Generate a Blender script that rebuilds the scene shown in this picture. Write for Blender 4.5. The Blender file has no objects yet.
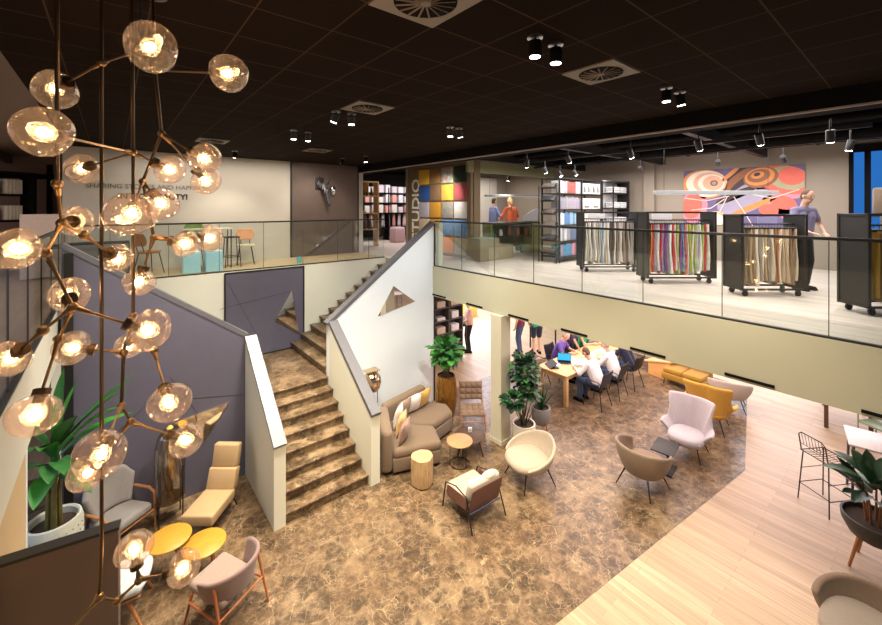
import bpy, bmesh, math, random
from mathutils import Vector as V, Matrix as M

PI = math.pi
rad = math.radians
COL = bpy.context.scene.collection
random.seed(11)

# ------------------------------------------------------------------ materials
def new_mat(name):
    m = bpy.data.materials.new(name); m.use_nodes = True
    nt = m.node_tree
    return m, nt, nt.nodes, nt.links, nt.nodes['Principled BSDF']

MATS = {}
def mat(name, col, rough=.5, metal=0., var=.12, vscale=18., bump=0., bscale=250., spec=.5, sheen=0., emis=0., coat=0.):
    """plain procedural surface: a base colour broken up by noise, optional fine bump"""
    if name in MATS: return MATS[name]
    m, nt, N, L, b = new_mat(name)
    b.inputs['Roughness'].default_value = rough; b.inputs['Metallic'].default_value = metal
    b.inputs['Specular IOR Level'].default_value = spec
    if sheen: b.inputs['Sheen Weight'].default_value = sheen
    if coat: b.inputs['Coat Weight'].default_value = coat
    tc = N.new('ShaderNodeTexCoord')
    n = N.new('ShaderNodeTexNoise'); n.inputs['Scale'].default_value = vscale; n.inputs['Detail'].default_value = 3
    L.new(tc.outputs['Object'], n.inputs['Vector'])
    mx = N.new('ShaderNodeMix'); mx.data_type = 'RGBA'
    mx.inputs['A'].default_value = tuple(c*(1-var) for c in col)+(1,)
    mx.inputs['B'].default_value = tuple(min(1, c*(1+var)) for c in col)+(1,)
    L.new(n.outputs['Fac'], mx.inputs['Factor']); L.new(mx.outputs['Result'], b.inputs['Base Color'])
    if bump:
        n2 = N.new('ShaderNodeTexNoise'); n2.inputs['Scale'].default_value = bscale
        L.new(tc.outputs['Object'], n2.inputs['Vector'])
        bp = N.new('ShaderNodeBump'); bp.inputs['Strength'].default_value = bump; bp.inputs['Distance'].default_value = .004
        L.new(n2.outputs['Fac'], bp.inputs['Height']); L.new(bp.outputs['Normal'], b.inputs['Normal'])
    if emis:
        b.inputs['Emission Color'].default_value = tuple(col)+(1,); b.inputs['Emission Strength'].default_value = emis
    MATS[name] = m
    return m

def fabric(name, col, var=.14): return mat(name, col, .9, 0, var, 40, .35, 420, .2, .15)
def metal(name, col, rough=.35): return mat(name, col, rough, 1., .06, 6)

def wood(name, c1, c2, axis=2, scale=6., rough=.45, stretch=12.):
    if name in MATS: return MATS[name]
    m, nt, N, L, b = new_mat(name)
    b.inputs['Roughness'].default_value = rough
    tc = N.new('ShaderNodeTexCoord'); mp = N.new('ShaderNodeMapping')
    s = [stretch]*3; s[axis] = 1.
    mp.inputs['Scale'].default_value = s
    n = N.new('ShaderNodeTexNoise'); n.inputs['Scale'].default_value = scale; n.inputs['Detail'].default_value = 5
    n.inputs['Distortion'].default_value = .6
    cr = N.new('ShaderNodeValToRGB')
    cr.color_ramp.elements[0].position = .3; cr.color_ramp.elements[0].color = c1+(1,)
    cr.color_ramp.elements[1].position = .7; cr.color_ramp.elements[1].color = c2+(1,)
    L.new(tc.outputs['Object'], mp.inputs['Vector']); L.new(mp.outputs['Vector'], n.inputs['Vector'])
    L.new(n.outputs['Fac'], cr.inputs['Fac']); L.new(cr.outputs['Color'], b.inputs['Base Color'])
    MATS[name] = m
    return m

def emitter(name, col, s):
    if name in MATS: return MATS[name]
    m = bpy.data.materials.new(name); m.use_nodes = True
    nt = m.node_tree; nt.nodes.clear()
    e = nt.nodes.new('ShaderNodeEmission'); o = nt.nodes.new('ShaderNodeOutputMaterial')
    e.inputs['Color'].default_value = tuple(col)+(1,); e.inputs['Strength'].default_value = s
    nt.links.new(e.outputs[0], o.inputs[0])
    MATS[name] = m
    return m

def thin_glass(name, tint, refl=.06, haze=0., hazecol=(1, .8, .6), seeds=False):
    """clear sheet or blown glass: transparent, Fresnel reflection, a little scattering"""
    if name in MATS: return MATS[name]
    m = bpy.data.materials.new(name); m.use_nodes = True
    nt = m.node_tree; N = nt.nodes; L = nt.links; N.clear()
    o = N.new('ShaderNodeOutputMaterial'); t = N.new('ShaderNodeBsdfTransparent'); g = N.new('ShaderNodeBsdfGlossy')
    t.inputs['Color'].default_value = tuple(tint)+(1,)
    g.inputs['Roughness'].default_value = .04
    lw = N.new('ShaderNodeLayerWeight'); lw.inputs['Blend'].default_value = .28
    mr = N.new('ShaderNodeMapRange'); mr.inputs['To Min'].default_value = refl; mr.inputs['To Max'].default_value = min(1, refl+.45)
    L.new(lw.outputs['Facing'], mr.inputs['Value'])
    mx = N.new('ShaderNodeMixShader'); L.new(mr.outputs[0], mx.inputs[0])
    src = t
    if haze:
        tr = N.new('ShaderNodeBsdfTranslucent'); tr.inputs['Color'].default_value = tuple(hazecol)+(1,)
        m2 = N.new('ShaderNodeMixShader'); m2.inputs[0].default_value = haze
        if seeds:
            tc = N.new('ShaderNodeTexCoord'); n = N.new('ShaderNodeTexVoronoi'); n.inputs['Scale'].default_value = 26
            r = N.new('ShaderNodeMapRange'); r.inputs['From Min'].default_value = .0; r.inputs['From Max'].default_value = .22
            r.inputs['To Min'].default_value = .40; r.inputs['To Max'].default_value = haze
            L.new(tc.outputs['Object'], n.inputs['Vector']); L.new(n.outputs['Distance'], r.inputs['Value']); L.new(r.outputs[0], m2.inputs[0])
        L.new(t.outputs[0], m2.inputs[1]); L.new(tr.outputs[0], m2.inputs[2]); src = m2
    L.new(src.outputs[0], mx.inputs[1]); L.new(g.outputs[0], mx.inputs[2]); L.new(mx.outputs[0], o.inputs[0])
    MATS[name] = m
    return m

def marble():
    """brown breccia marble: dark angular islands in a mid-brown ground, fine pale veins and cloudy pale patches"""
    m, nt, N, L, b = new_mat('brown_marble')
    b.inputs['Roughness'].default_value = .34; b.inputs['Specular IOR Level'].default_value = .4
    tc = N.new('ShaderNodeTexCoord')
    def noise(sc, det=5, rough=.6):
        n = N.new('ShaderNodeTexNoise'); n.inputs['Scale'].default_value = sc; n.inputs['Detail'].default_value = det; n.inputs['Roughness'].default_value = rough
        L.new(tc.outputs['Object'], n.inputs['Vector']); return n
    def rng(src, a, c, lo=0., hi=1.):
        r = N.new('ShaderNodeMapRange'); r.inputs['From Min'].default_value = a; r.inputs['From Max'].default_value = c
        r.inputs['To Min'].default_value = lo; r.inputs['To Max'].default_value = hi; L.new(src, r.inputs['Value']); return r.outputs[0]
    def mul(a, c):
        n = N.new('ShaderNodeMath'); n.operation = 'MULTIPLY'
        for k, x in enumerate((a, c)):
            if isinstance(x, float): n.inputs[k].default_value = x
            else: L.new(x, n.inputs[k])
        return n.outputs[0]
    def mix(a, col, f):
        n = N.new('ShaderNodeMix'); n.data_type = 'RGBA'; n.inputs['B'].default_value = col+(1,)
        L.new(f, n.inputs['Factor']); L.new(a, n.inputs['A']); return n.outputs['Result']
    wob = N.new('ShaderNodeMix'); wob.data_type = 'RGBA'; wob.blend_type = 'LINEAR_LIGHT'; wob.inputs['Factor'].default_value = .075
    L.new(tc.outputs['Object'], wob.inputs['A']); L.new(noise(5, 4).outputs['Color'], wob.inputs['B'])
    def vor(sc, feat):
        v = N.new('ShaderNodeTexVoronoi'); v.feature = feat; v.inputs['Scale'].default_value = sc; L.new(wob.outputs['Result'], v.inputs['Vector']); return v
    cr = N.new('ShaderNodeValToRGB'); e = cr.color_ramp.elements
    e[0].position = .34; e[0].color = (.070, .041, .022, 1); e[1].position = .72; e[1].color = (.30, .205, .115, 1)
    k = cr.color_ramp.elements.new(.52); k.color = (.138, .086, .046, 1)
    L.new(noise(7, 10, .72).outputs['Fac'], cr.inputs['Fac'])
    col = cr.outputs['Color']
    col = mix(col, (.36, .26, .155), mul(rng(noise(1.5, 5).outputs['Fac'], .50, .68), .55))        # pale clouds
    for sc, ed, th, am in ((3.4, .10, .42, .80), (7.5, .14, .55, .65)):
        cellr = vor(sc, 'F1').outputs['Color']; sp = N.new('ShaderNodeSeparateColor'); L.new(cellr, sp.inputs[0])
        inside = rng(vor(sc, 'DISTANCE_TO_EDGE').outputs['Distance'], ed*.5, ed*1.3)
        col = mix(col, (.036, .022, .012), mul(mul(inside, rng(sp.outputs[0], th, th+.05)), mul(rng(noise(9, 6, .7).outputs['Fac'], .30, .58), am)))
    for sc, w, am in ((2.6, .012, .50), (6.5, .03, .38), (15., .07, .25)):
        ln = rng(vor(sc, 'DISTANCE_TO_EDGE').outputs['Distance'], 0., w, 1., 0.)
        col = mix(col, (.62, .48, .31), mul(mul(ln, rng(noise(2.3+sc*.3, 4).outputs['Fac'], .42, .60)), am))
    L.new(col, b.inputs['Base Color'])
    return m

def planks(name, c1, c2, c3, w=.11, ln=1.6, rough=.42, along='y'):
    m, nt, N, L, b = new_mat(name)
    b.inputs['Roughness'].default_value = rough; b.inputs['Specular IOR Level'].default_value = .4
    tc = N.new('ShaderNodeTexCoord'); mp = N.new('ShaderNodeMapping')
    mp.inputs['Rotation'].default_value = (0, 0, rad(90) if along == 'y' else 0)
    L.new(tc.outputs['Object'], mp.inputs['Vector'])
    br = N.new('ShaderNodeTexBrick'); br.inputs['Scale'].default_value = 1
    br.inputs['Brick Width'].default_value = ln; br.inputs['Row Height'].default_value = w
    br.inputs['Mortar Size'].default_value = .0022; br.inputs['Bias'].default_value = 0
    br.inputs['Color1'].default_value = c1+(1,); br.inputs['Color2'].default_value = c2+(1,); br.inputs['Mortar'].default_value = c3+(1,)
    L.new(mp.outputs['Vector'], br.inputs['Vector'])
    mp2 = N.new('ShaderNodeMapping'); mp2.inputs['Scale'].default_value = (.5, 9, 1)
    L.new(mp.outputs['Vector'], mp2.inputs['Vector'])
    n = N.new('ShaderNodeTexNoise'); n.inputs['Scale'].default_value = 2.2; n.inputs['Detail'].default_value = 6
    L.new(mp2.outputs['Vector'], n.inputs['Vector'])
    mr = N.new('ShaderNodeMapRange'); mr.inputs['To Min'].default_value = .55; mr.inputs['To Max'].default_value = 1.30
    L.new(n.outputs['Fac'], mr.inputs['Value'])
    mx = N.new('ShaderNodeMix'); mx.data_type = 'RGBA'; mx.blend_type = 'MULTIPLY'; mx.inputs['Factor'].default_value = 1
    L.new(br.outputs['Color'], mx.inputs['A']); L.new(mr.outputs[0], mx.inputs['B'])
    L.new(mx.outputs['Result'], b.inputs['Base Color'])
    return m

def tiles():
    m, nt, N, L, b = new_mat('ceiling_tile')
    b.inputs['Roughness'].default_value = .9; b.inputs['Specular IOR Level'].default_value = .08
    tc = N.new('ShaderNodeTexCoord'); mp = N.new('ShaderNodeMapping')
    mp.inputs['Location'].default_value = (-1.785+.53*20, -2.79+.53*20, 0)
    L.new(tc.outputs['Object'], mp.inputs['Vector'])
    br = N.new('ShaderNodeTexBrick'); br.offset = 0; br.inputs['Scale'].default_value = 1
    br.inputs['Brick Width'].default_value = .53; br.inputs['Row Height'].default_value = .53
    br.inputs['Mortar Size'].default_value = .006; br.inputs['Mortar Smooth'].default_value = 0
    br.inputs['Color1'].default_value = (.011, .0060, .0038, 1); br.inputs['Color2'].default_value = (.014, .0078, .0050, 1)
    br.inputs['Mortar'].default_value = (.058, .038, .025, 1)
    L.new(mp.outputs['Vector'], br.inputs['Vector']); L.new(br.outputs['Color'], b.inputs['Base Color'])
    return m

# ------------------------------------------------------------------ mesh helpers
def T(x=0, y=0, z=0, rz=0., rx=0., ry=0.):
    return M.Translation((x, y, z)) @ M.Rotation(rz, 4, 'Z') @ M.Rotation(ry, 4, 'Y') @ M.Rotation(rx, 4, 'X')

def merge(bm, b2, mtx=None, mi=0):
    if mtx is not None: bmesh.ops.transform(b2, matrix=mtx, verts=b2.verts)
    vs = [bm.verts.new(v.co) for v in b2.verts]
    b2.verts.index_update()
    for f in b2.faces:
        try:
            g = bm.faces.new([vs[v.index] for v in f.verts]); g.material_index = mi if mi else f.material_index
        except ValueError: pass
    b2.free()
    return bm

def box(bm, c, s, bev=0., seg=2, rz=0., rx=0., ry=0., mi=0):
    b = bmesh.new(); bmesh.ops.create_cube(b, size=1)
    bmesh.ops.scale(b, vec=s, verts=b.verts)
    if bev: bmesh.ops.bevel(b, geom=b.edges[:], offset=bev, segments=seg, profile=.5, affect='EDGES')
    return merge(bm, b, T(c[0], c[1], c[2], rz, rx, ry), mi)

def cyl(bm, p0, p1, r0, r1=None, n=12, mi=0, bev=0.):
    r1 = r0 if r1 is None else r1
    p0, p1 = V(p0), V(p1); d = p1-p0
    b = bmesh.new(); bmesh.ops.create_cone(b, cap_ends=True, segments=n, radius1=r0, radius2=r1, depth=d.length)
    if bev:
        es = [e for e in b.edges if any(len(f.verts) > 4 for f in e.link_faces)]
        bmesh.ops.bevel(b, geom=es, offset=bev, segments=2, profile=.5, affect='EDGES')
    return merge(bm, b, M.Translation((p0+p1)/2) @ d.to_track_quat('Z', 'Y').to_matrix().to_4x4(), mi)

def ell(bm, c, r, n=16, rot=None, mi=0):
    b = bmesh.new(); bmesh.ops.create_uvsphere(b, u_segments=n, v_segments=max(6, n*2//3), radius=1)
    bmesh.ops.scale(b, vec=r, verts=b.verts)
    m = M.Translation(c) @ (rot.to_4x4() if rot is not None else M.Identity(4))
    return merge(bm, b, m, mi)

def tube(bm, pts, r, n=8, closed=False, mi=0):
    pts = [V(p) for p in pts]; k = len(pts); rs = r if isinstance(r, (list, tuple)) else [r]*k
    rings = []; up = None
    for i, p in enumerate(pts):
        a = pts[(i-1) % k] if (closed or i) else p; c = pts[(i+1) % k] if (closed or i < k-1) else p
        t = (c-a).normalized()
        if up is None: up = t.orthogonal().normalized()
        up = (up-t*up.dot(t)).normalized(); s = t.cross(up)
        rings.append([bm.verts.new(p+(up*math.cos(2*PI*j/n)+s*math.sin(2*PI*j/n))*rs[i]) for j in range(n)])
    for i in range(k if closed else k-1):
        a, c = rings[i], rings[(i+1) % k]
        for j in range(n):
            f = bm.faces.new((a[j], a[(j+1) % n], c[(j+1) % n], c[j])); f.material_index = mi
    if not closed:
        bm.faces.new(list(reversed(rings[0]))).material_index = mi; bm.faces.new(rings[-1]).material_index = mi
    return bm

def lathe(bm, prof, n=24, c=(0, 0, 0), mi=0):
    rings = []
    for r, z in prof:
        rings.append([bm.verts.new((c[0]+r*math.cos(2*PI*j/n), c[1]+r*math.sin(2*PI*j/n), c[2]+z)) for j in range(n)] if r > 1e-5
                     else [bm.verts.new((c[0], c[1], c[2]+z))])
    for a, b in zip(rings, rings[1:]):
        for j in range(n):
            q = (j+1) % n
            vs = ([a[j], a[q], b[q], b[j]] if len(a) > 1 and len(b) > 1 else
                  ([a[0], b[q], b[j]] if len(b) > 1 else [a[j], a[q], b[0]]))
            bm.faces.new(vs).material_index = mi
    return bm

def prism(bm, poly, z0, z1, bev=0., seg=3, mtx=None, mi=0):
    """polygon in x,y extruded from z0 to z1"""
    b = bmesh.new()
    lo = [b.verts.new((p[0], p[1], z0)) for p in poly]; hi = [b.verts.new((p[0], p[1], z1)) for p in poly]
    n = len(poly); b.faces.new(list(reversed(lo))); b.faces.new(hi)
    for i in range(n): b.faces.new((lo[i], lo[(i+1) % n], hi[(i+1) % n], hi[i]))
    bmesh.ops.recalc_face_normals(b, faces=b.faces)
    if bev: bmesh.ops.bevel(b, geom=b.edges[:], offset=bev, segments=seg, profile=.5, affect='EDGES')
    return merge(bm, b, mtx, mi)

# planes for prism(): polygon (a, z) in a vertical plane, extruded along the other axis
def XZ(): return M(((1, 0, 0, 0), (0, 0, 1, 0), (0, 1, 0, 0), (0, 0, 0, 1)))     # (x,z) polygon, extrude along y
def YZ(): return M(((0, 0, 1, 0), (1, 0, 0, 0), (0, 1, 0, 0), (0, 0, 0, 1)))     # (y,z) polygon, extrude along x

def grid(bm, f, nu, nv, cu=False, mi=0):
    vs = [[bm.verts.new(f(i/(nu if cu else nu-1), j/(nv-1))) for j in range(nv)] for i in range(nu)]
    for i in range(nu if cu else nu-1):
        for j in range(nv-1):
            bm.faces.new((vs[i][j], vs[(i+1) % nu][j], vs[(i+1) % nu][j+1], vs[i][j+1])).material_index = mi
    return bm

def obj(name, bm, m, parent=None, ang=40, fixn=True):
    if fixn: bmesh.ops.recalc_face_normals(bm, faces=bm.faces)
    me = bpy.data.meshes.new(name); bm.to_mesh(me); bm.free()
    for k in (m if isinstance(m, (list, tuple)) else [m]): me.materials.append(k)
    me.shade_smooth(); me.set_sharp_from_angle(angle=rad(ang))
    o = bpy.data.objects.new(name, me); COL.objects.link(o)
    if parent: o.parent = parent
    return o

def B(): return bmesh.new()

def tag(o, label, cat, group=None):
    o['label'] = label; o['category'] = cat
    if group: o['group'] = group
    return o

def thing(name, label, cat, loc=(0, 0, 0), rz=0., group=None):
    o = bpy.data.objects.new(name, None); COL.objects.link(o); o.empty_display_size = .2
    o.location = loc; o.rotation_euler = (0, 0, rz)
    return tag(o, label, cat, group)

def struct(name, bm, m, parent=None):
    o = obj(name, bm, m, parent)
    if not parent: o['kind'] = 'structure'
    return o

def kids(o): return [c for c in KID.get(o.name, [])] if False else list(o.children)

def dup(root, loc, rz=None, label=None, group=None):
    r = root.copy(); COL.objects.link(r); r.location = loc
    if rz is not None: r.rotation_euler = (0, 0, rz)
    if label: r['label'] = label
    if group: r['group'] = group
    for ch in list(root.children):
        c = ch.copy(); COL.objects.link(c); c.parent = r
        for g in list(ch.children):
            d = g.copy(); COL.objects.link(d); d.parent = c
    return r

def soft(o, thick=0., sub=1, off=0.):
    if thick:
        s = o.modifiers.new('thickness', 'SOLIDIFY'); s.thickness = thick; s.offset = off
    if sub:
        s = o.modifiers.new('smooth', 'SUBSURF'); s.levels = sub; s.render_levels = sub
    return o

def text_obj(name, body, size, m, mtx, parent=None, ext=.004, align='LEFT', bold=0., width=None):
    c = bpy.data.curves.new(name, 'FONT'); c.body = body; c.size = size; c.extrude = ext; c.align_x = align; c.offset = bold
    t = bpy.data.objects.new(name+'_tmp', c); COL.objects.link(t)
    dg = bpy.context.evaluated_depsgraph_get(); dg.update()
    me = bpy.data.meshes.new_from_object(t.evaluated_get(dg))
    COL.objects.unlink(t); bpy.data.objects.remove(t); bpy.data.curves.remove(c)
    if width:
        xs = [v.co.x for v in me.vertices]; me.transform(M.Diagonal((width/(max(xs)-min(xs)),)*2+(1, 1)))
    me.transform(mtx); me.materials.clear(); me.materials.append(m); me.name = name
    o = bpy.data.objects.new(name, me); COL.objects.link(o)
    if parent: o.parent = parent
    return o

def spot(loc, tgt, power, ang=70, blend=.7, col=(1, .86, .68), r=.05):
    l = bpy.data.lights.new('spot_light', 'SPOT'); l.energy = power; l.spot_size = rad(ang); l.spot_blend = blend
    l.color = col; l.shadow_soft_size = r
    o = bpy.data.objects.new('spot_light', l); COL.objects.link(o); o.location = loc
    o.rotation_euler = (V(tgt)-V(loc)).to_track_quat('-Z', 'Y').to_euler()
    return o

def area(loc, size, power, col=(1, 1, 1), rot=(0, 0, 0)):  # unseen fill lamp, added to brighten and tint the area below it
    l = bpy.data.lights.new('fill_light', 'AREA'); l.shape = 'RECTANGLE'; l.size = size[0]; l.size_y = size[1]
    l.energy = power; l.color = col
    o = bpy.data.objects.new('fill_light', l); COL.objects.link(o); o.location = loc; o.rotation_euler = rot
    return o

# ------------------------------------------------------------------ camera
scn = bpy.context.scene
YAW = rad(39.44)
cam = bpy.data.cameras.new('camera'); cam.sensor_width = 36; cam.lens = 400/882*36; cam.shift_y = -(312.5-207)/882
cam.clip_start = .05; cam.clip_end = 200
co = bpy.data.objects.new('camera', cam); COL.objects.link(co); co.location = (0, 0, 4.75); co.rotation_euler = (rad(90), 0, -YAW)
scn.camera = co
scn.view_settings.view_transform = 'Standard'; scn.view_settings.look = 'None'
scn.view_settings.gamma = 1; scn.view_settings.use_curve_mapping = False

# ------------------------------------------------------------------ shared materials
MARBLE = marble()
WOODFLOOR = planks('pale_wood_planks', (.50, .360, .240), (.40, .285, .187), (.27, .185, .12))
UPFLOOR = planks('rosy_wood_planks', (.72, .62, .56), (.66, .55, .49), (.46, .37, .32))
OLIVE = mat('olive_cream_paint', (.47, .46, .34), .6, 0, .03, 3)
CREAM = mat('cream_paint', (.70, .70, .60), .6, 0, .03, 3)
WHITE = mat('cool_white_paint', (.76, .81, .85), .6, 0, .03, 3)
TEXTWALL = mat('greige_wall', (.56, .53, .48), .7, 0, .03, 3)
TAUPE = mat('taupe_wall', (.30, .25, .20), .8, 0, .05, 3)
DPANEL = mat('slate_panel', (.105, .100, .142), .45, 0, .1, 5)
DBROWN = mat('umber_panel', (.120, .084, .072), .5, 0, .14, 4)
CAP = mat('graphite_cap', (.11, .11, .125), .4, 0, .05, 8)
LITCAP = mat('lit_graphite_cap', (.19, .21, .235), .45, 0, .05, 8)  # the graphite cap again, its colour lightened to look lit
BLACK = mat('black_metal', (.012, .011, .011), .45, 0, .1, 10)
BLACKM = mat('matte_black', (.007, .006, .006), .85, 0, .1, 10, spec=.12)
CHAR = mat('charcoal_steel', (.015, .0135, .0135), .5, 0, .1, 10)
BRONZE = metal('aged_brass', (.26, .165, .08), .36)
STEEL = metal('brushed_steel', (.6, .6, .6), .3)
MIRROR = metal('mirror_glass', (.86, .84, .80), .03)
GLASS = thin_glass('balustrade_glass', (.93, .965, .94), .035)
OAK = wood('oak_wood', (.55, .32, .13), (.72, .47, .23), 2)
OAKX = wood('oak_wood_top', (.58, .35, .15), (.74, .50, .26), 0)
WALNUT = wood('walnut_wood', (.17, .07, .035), (.30, .14, .07), 2)
DARKW = wood('dark_stained_wood', (.045, .025, .018), (.10, .055, .04), 0)
TEAK = wood('teak_wood', (.30, .12, .04), (.46, .21, .08), 2)
SOIL = mat('soil', (.045, .028, .018), .95, 0, .4, 60, .8, 120)
LEAF = mat('leaf_green', (.035, .15, .035), .45, 0, .45, 9)
LEAFB = mat('bright_leaf', (.05, .25, .03), .4, 0, .4, 9)
LEAFD = mat('dark_leaf', (.012, .055, .022), .35, 0, .4, 9)
STEM = mat('plant_stem', (.16, .10, .05), .8, 0, .3, 30)

# ================================================================== THE SETTING
Z1 = 3.3; ZC = 6.05; ZB = 2.57
b = B(); prism(b, [(-1.6, 9.9), (-1.6, 2.4), (1.0, 3.05), (3.89, 2.69), (8.83, 2.09), (12.9, 3.0), (13.3, 7.5), (6.1, 7.95), (6.1, 9.9)], -.05, 0)
struct('floor_marble', b, MARBLE)
b = B(); box(b, (6, 7, -.074), (32, 32, .14)); struct('floor_wood', b, WOODFLOOR)
# upper floor slabs
b = B(); box(b, (13.1, 8.5, (Z1+ZB)/2), (14.0, 23, Z1-ZB-.004)); struct('floor_upper_right', b, UPFLOOR)
b = B(); box(b, (2.75, 15.0, (Z1+ZB)/2), (6.66, 10.2, Z1-ZB)); struct('floor_upper_back', b, planks('honey_wood_planks', (.66, .50, .32), (.58, .43, .27), (.40, .29, .18), along='x'))
b = B(); box(b, (-5.6, 10.2, (Z1+ZB)/2), (10.0, 19.4, Z1-ZB-.004)); struct('floor_upper_left', b, planks('brown_wood_planks', (.42, .29, .20), (.34, .23, .15), (.22, .15, .10)))
# fascias of the gallery
b = B(); box(b, (6.09, 2.95, (Z1+ZB)/2), (.04, 9.5, Z1-ZB)); struct('trim_fascia_right', b, OLIVE)
b = B(); box(b, (-.61, 5.2, (Z1+ZB)/2), (.04, 9.4, Z1-ZB)); struct('trim_fascia_left', b, CREAM)
b = B(); box(b, (2.74, 9.94, (Z1-.002)/2), (6.68, .10, Z1-.002)); struct('wall_back_lower', b, CREAM)
b = B(); box(b, (6.15, 8.9, Z1/2), (.1, 2.0, Z1)); struct('wall_stair_side', b, CREAM)
# ventilation slots in the right fascia
for k in range(7):
    b = B(); box(b, (6.064, 7.45-1.21*k, ZB+.045), (.012, .5, .034)); o = obj('vent_slot', b, BLACKM)
    tag(o, '%s narrow black vent slot from the left along the olive gallery fascia' % ['first', 'second', 'third', 'fourth', 'fifth', 'sixth', 'seventh'][k], 'vent', 'vent slots in the gallery fascia')
# lower walls
b = B(); box(b, (-.74, 4.3, ZB/2), (.12, 3.1, ZB)); struct('wall_left_lower', b, mat('warm_tan_paint', (.55, .40, .22), .6, 0, .04, 3))
b = B(); box(b, (-.74, 5.88, ZB/2), (.13, .07, ZB)); struct('trim_left_wall_end', b, WHITE)
b = B(); box(b, (-.60, 7.79, ZB/2), (.10, .19, ZB)); struct('trim_left_post', b, CREAM)
b = B(); box(b, (-5.0, 8, ZB/2), (.1, 18, ZB)); struct('wall_left_far', b, mat('blue_grey_wall', (.35, .42, .52), .7))
b = B(); box(b, (13, 20, ZB/2), (14, .1, ZB)); struct('wall_back_far', b, WHITE)
b = B(); box(b, (20, 8.5, ZB/2), (.1, 23, ZB)); struct('wall_right_far', b, WHITE)
# column under the gallery
b = B(); box(b, (6.11, 5.52, ZB/2), (.28, .28, ZB)); box(b, (6.11, 5.52, .04), (.30, .30, .08)); struct('trim_column', b, mat('column_paint', (.60, .57, .44), .6, 0, .03, 3))
# upper walls
b = B(); box(b, (1.58, 11.66, (Z1+ZC)/2), (4.78, .12, ZC-Z1)); struct('wall_back_upper', b, TEXTWALL)
b = B(); box(b, (5.04, 11.64, (Z1+ZC)/2), (2.14, .12, ZC-Z1)); struct('wall_back_dark_panel', b, DBROWN)
b = B(); box(b, (6.19, 11.66, (Z1+ZC)/2), (.16, .14, ZC-Z1)); struct('trim_back_wall_end', b, TEXTWALL)
b = B(); box(b, (3.97, 11.60, (Z1+ZC)/2), (.05, .05, ZC-Z1)); box(b, (6.09, 11.60, (Z1+ZC)/2), (.05, .05, ZC-Z1)); struct('trim_panel_edges', b, BLACK)
b = B(); box(b, (12.76, 4.0, 4.85), (.12, 14.5, 3.1))
struct('wall_right_upper', b, TAUPE)
b = B(); box(b, (12.62, 5.35, 4.85), (.16, .30, 3.1)); struct('trim_pilaster', b, TAUPE)
b = B(); box(b, (8, 17.2, 4.8), (26, .1, 3.2)); struct('wall_far_upper', b, mat('dark_shop_wall', (.05, .045, .045), .8))
b = B(); box(b, (-8, 9, 4.8), (.1, 17, 3.2)); struct('wall_left_upper', b, mat('mauve_shop_wall', (.30, .22, .20), .8))
b = B(); box(b, (-4.4, 14.0, 4.8), (7.1, .1, 3.2)); struct('wall_left_back', b, mat('mauve_brown_wall', (.30, .21, .18), .8, 0, .05, 2))
b = B(); box(b, (-1.2, 13.9, 4.55), (.10, .10, 2.5)); box(b, (-2.6, 13.92, 5.5), (3.2, .08, .12)); struct('trim_left_back', b, BLACKM)
# ceilings
b = B(); box(b, (2.7, 6.6, ZC+.03), (6.9, 14.4, .06)); struct('ceiling', b, tiles())
b = B(); box(b, (13, 8, 6.42), (14, 22, .06)); struct('ceiling_right', b, BLACKM)
b = B(); box(b, (-5, 8, 6.30), (8.7, 20, .06)); struct('ceiling_left', b, mat('dim_brown_ceiling', (.05, .035, .028), .8))
b = B(); box(b, (2.7, 15.6, 6.30), (7, 4, .06)); struct('ceiling_back', b, BLACKM)
b = B(); box(b, (6.28, 7.0, 6.08), (.34, 22, .5)); struct('trim_beam_right', b, BLACKM)
b = B(); box(b, (6.13, 7.0, 5.835), (.05, 22, .02)); struct('trim_beam_edge', b, mat('grey_beam_edge', (.33, .28, .24), .6))
b = B(); prism(b, [(-.72, 6.05), (-.72, 6.25), (-2.2, 6.25), (-2.2, 5.95)], -1, 17, 0, 3, XZ()); struct('trim_bulkhead_left', b, mat('bulkhead_grey', (.16, .13, .115), .7))
b = B()
for k in range(7): box(b, (-1.9-.8*k, 8, 5.9-.02*k), (.10, 18, .22))
struct('trim_ceiling_joists_left', b, mat('joist_brown', (.075, .05, .038), .7))

# ---- stairs
st = thing('staircase', 'brown marble staircase rising to a landing between two panelled side walls', 'staircase', (2.7, 6.0, 0))
LZ = 1.3; n1 = 8; r1 = LZ/n1
for k in range(n1-1):
    y0 = 6.12+k*.235
    b = B(); box(b, (0, (y0+7.765)/2-6.0, (k+.5)*r1), (1.396, 7.765-y0, r1-.001), .004, 1); box(b, (0, (y0-.04+7.765)/2-6.0, (k+1)*r1-.015), (1.396, 7.765-y0+.04, .03), .005, 1); obj('step', b, MARBLE, st)
b = B(); box(b, (0, (7.765+9.865)/2-6.0, LZ/2), (1.396, 9.865-7.765, LZ-.001), .004, 1); box(b, (0, (7.725+9.865)/2-6.0, LZ-.015), (1.396, 9.865-7.725, .03), .005, 1); obj('landing', b, MARBLE, st)
n2 = 12; r2 = (Z1-LZ)/n2; g2 = 2.66/11
for s in (1, -1):
    for k in range(n2-1):
        x0 = .70+k*g2
        b = B(); box(b, (s*(x0+3.36)/2, 8.885-6.0, LZ+(k+.5)*r2), (3.36-x0, 1.99, r2-.001), .004, 1); box(b, (s*(x0-.035+3.36)/2, 8.885-6.0, LZ+(k+1)*r2-.015), (3.36-x0+.035, 1.99, .03), .005, 1); obj('step', b, MARBLE, st)
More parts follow.
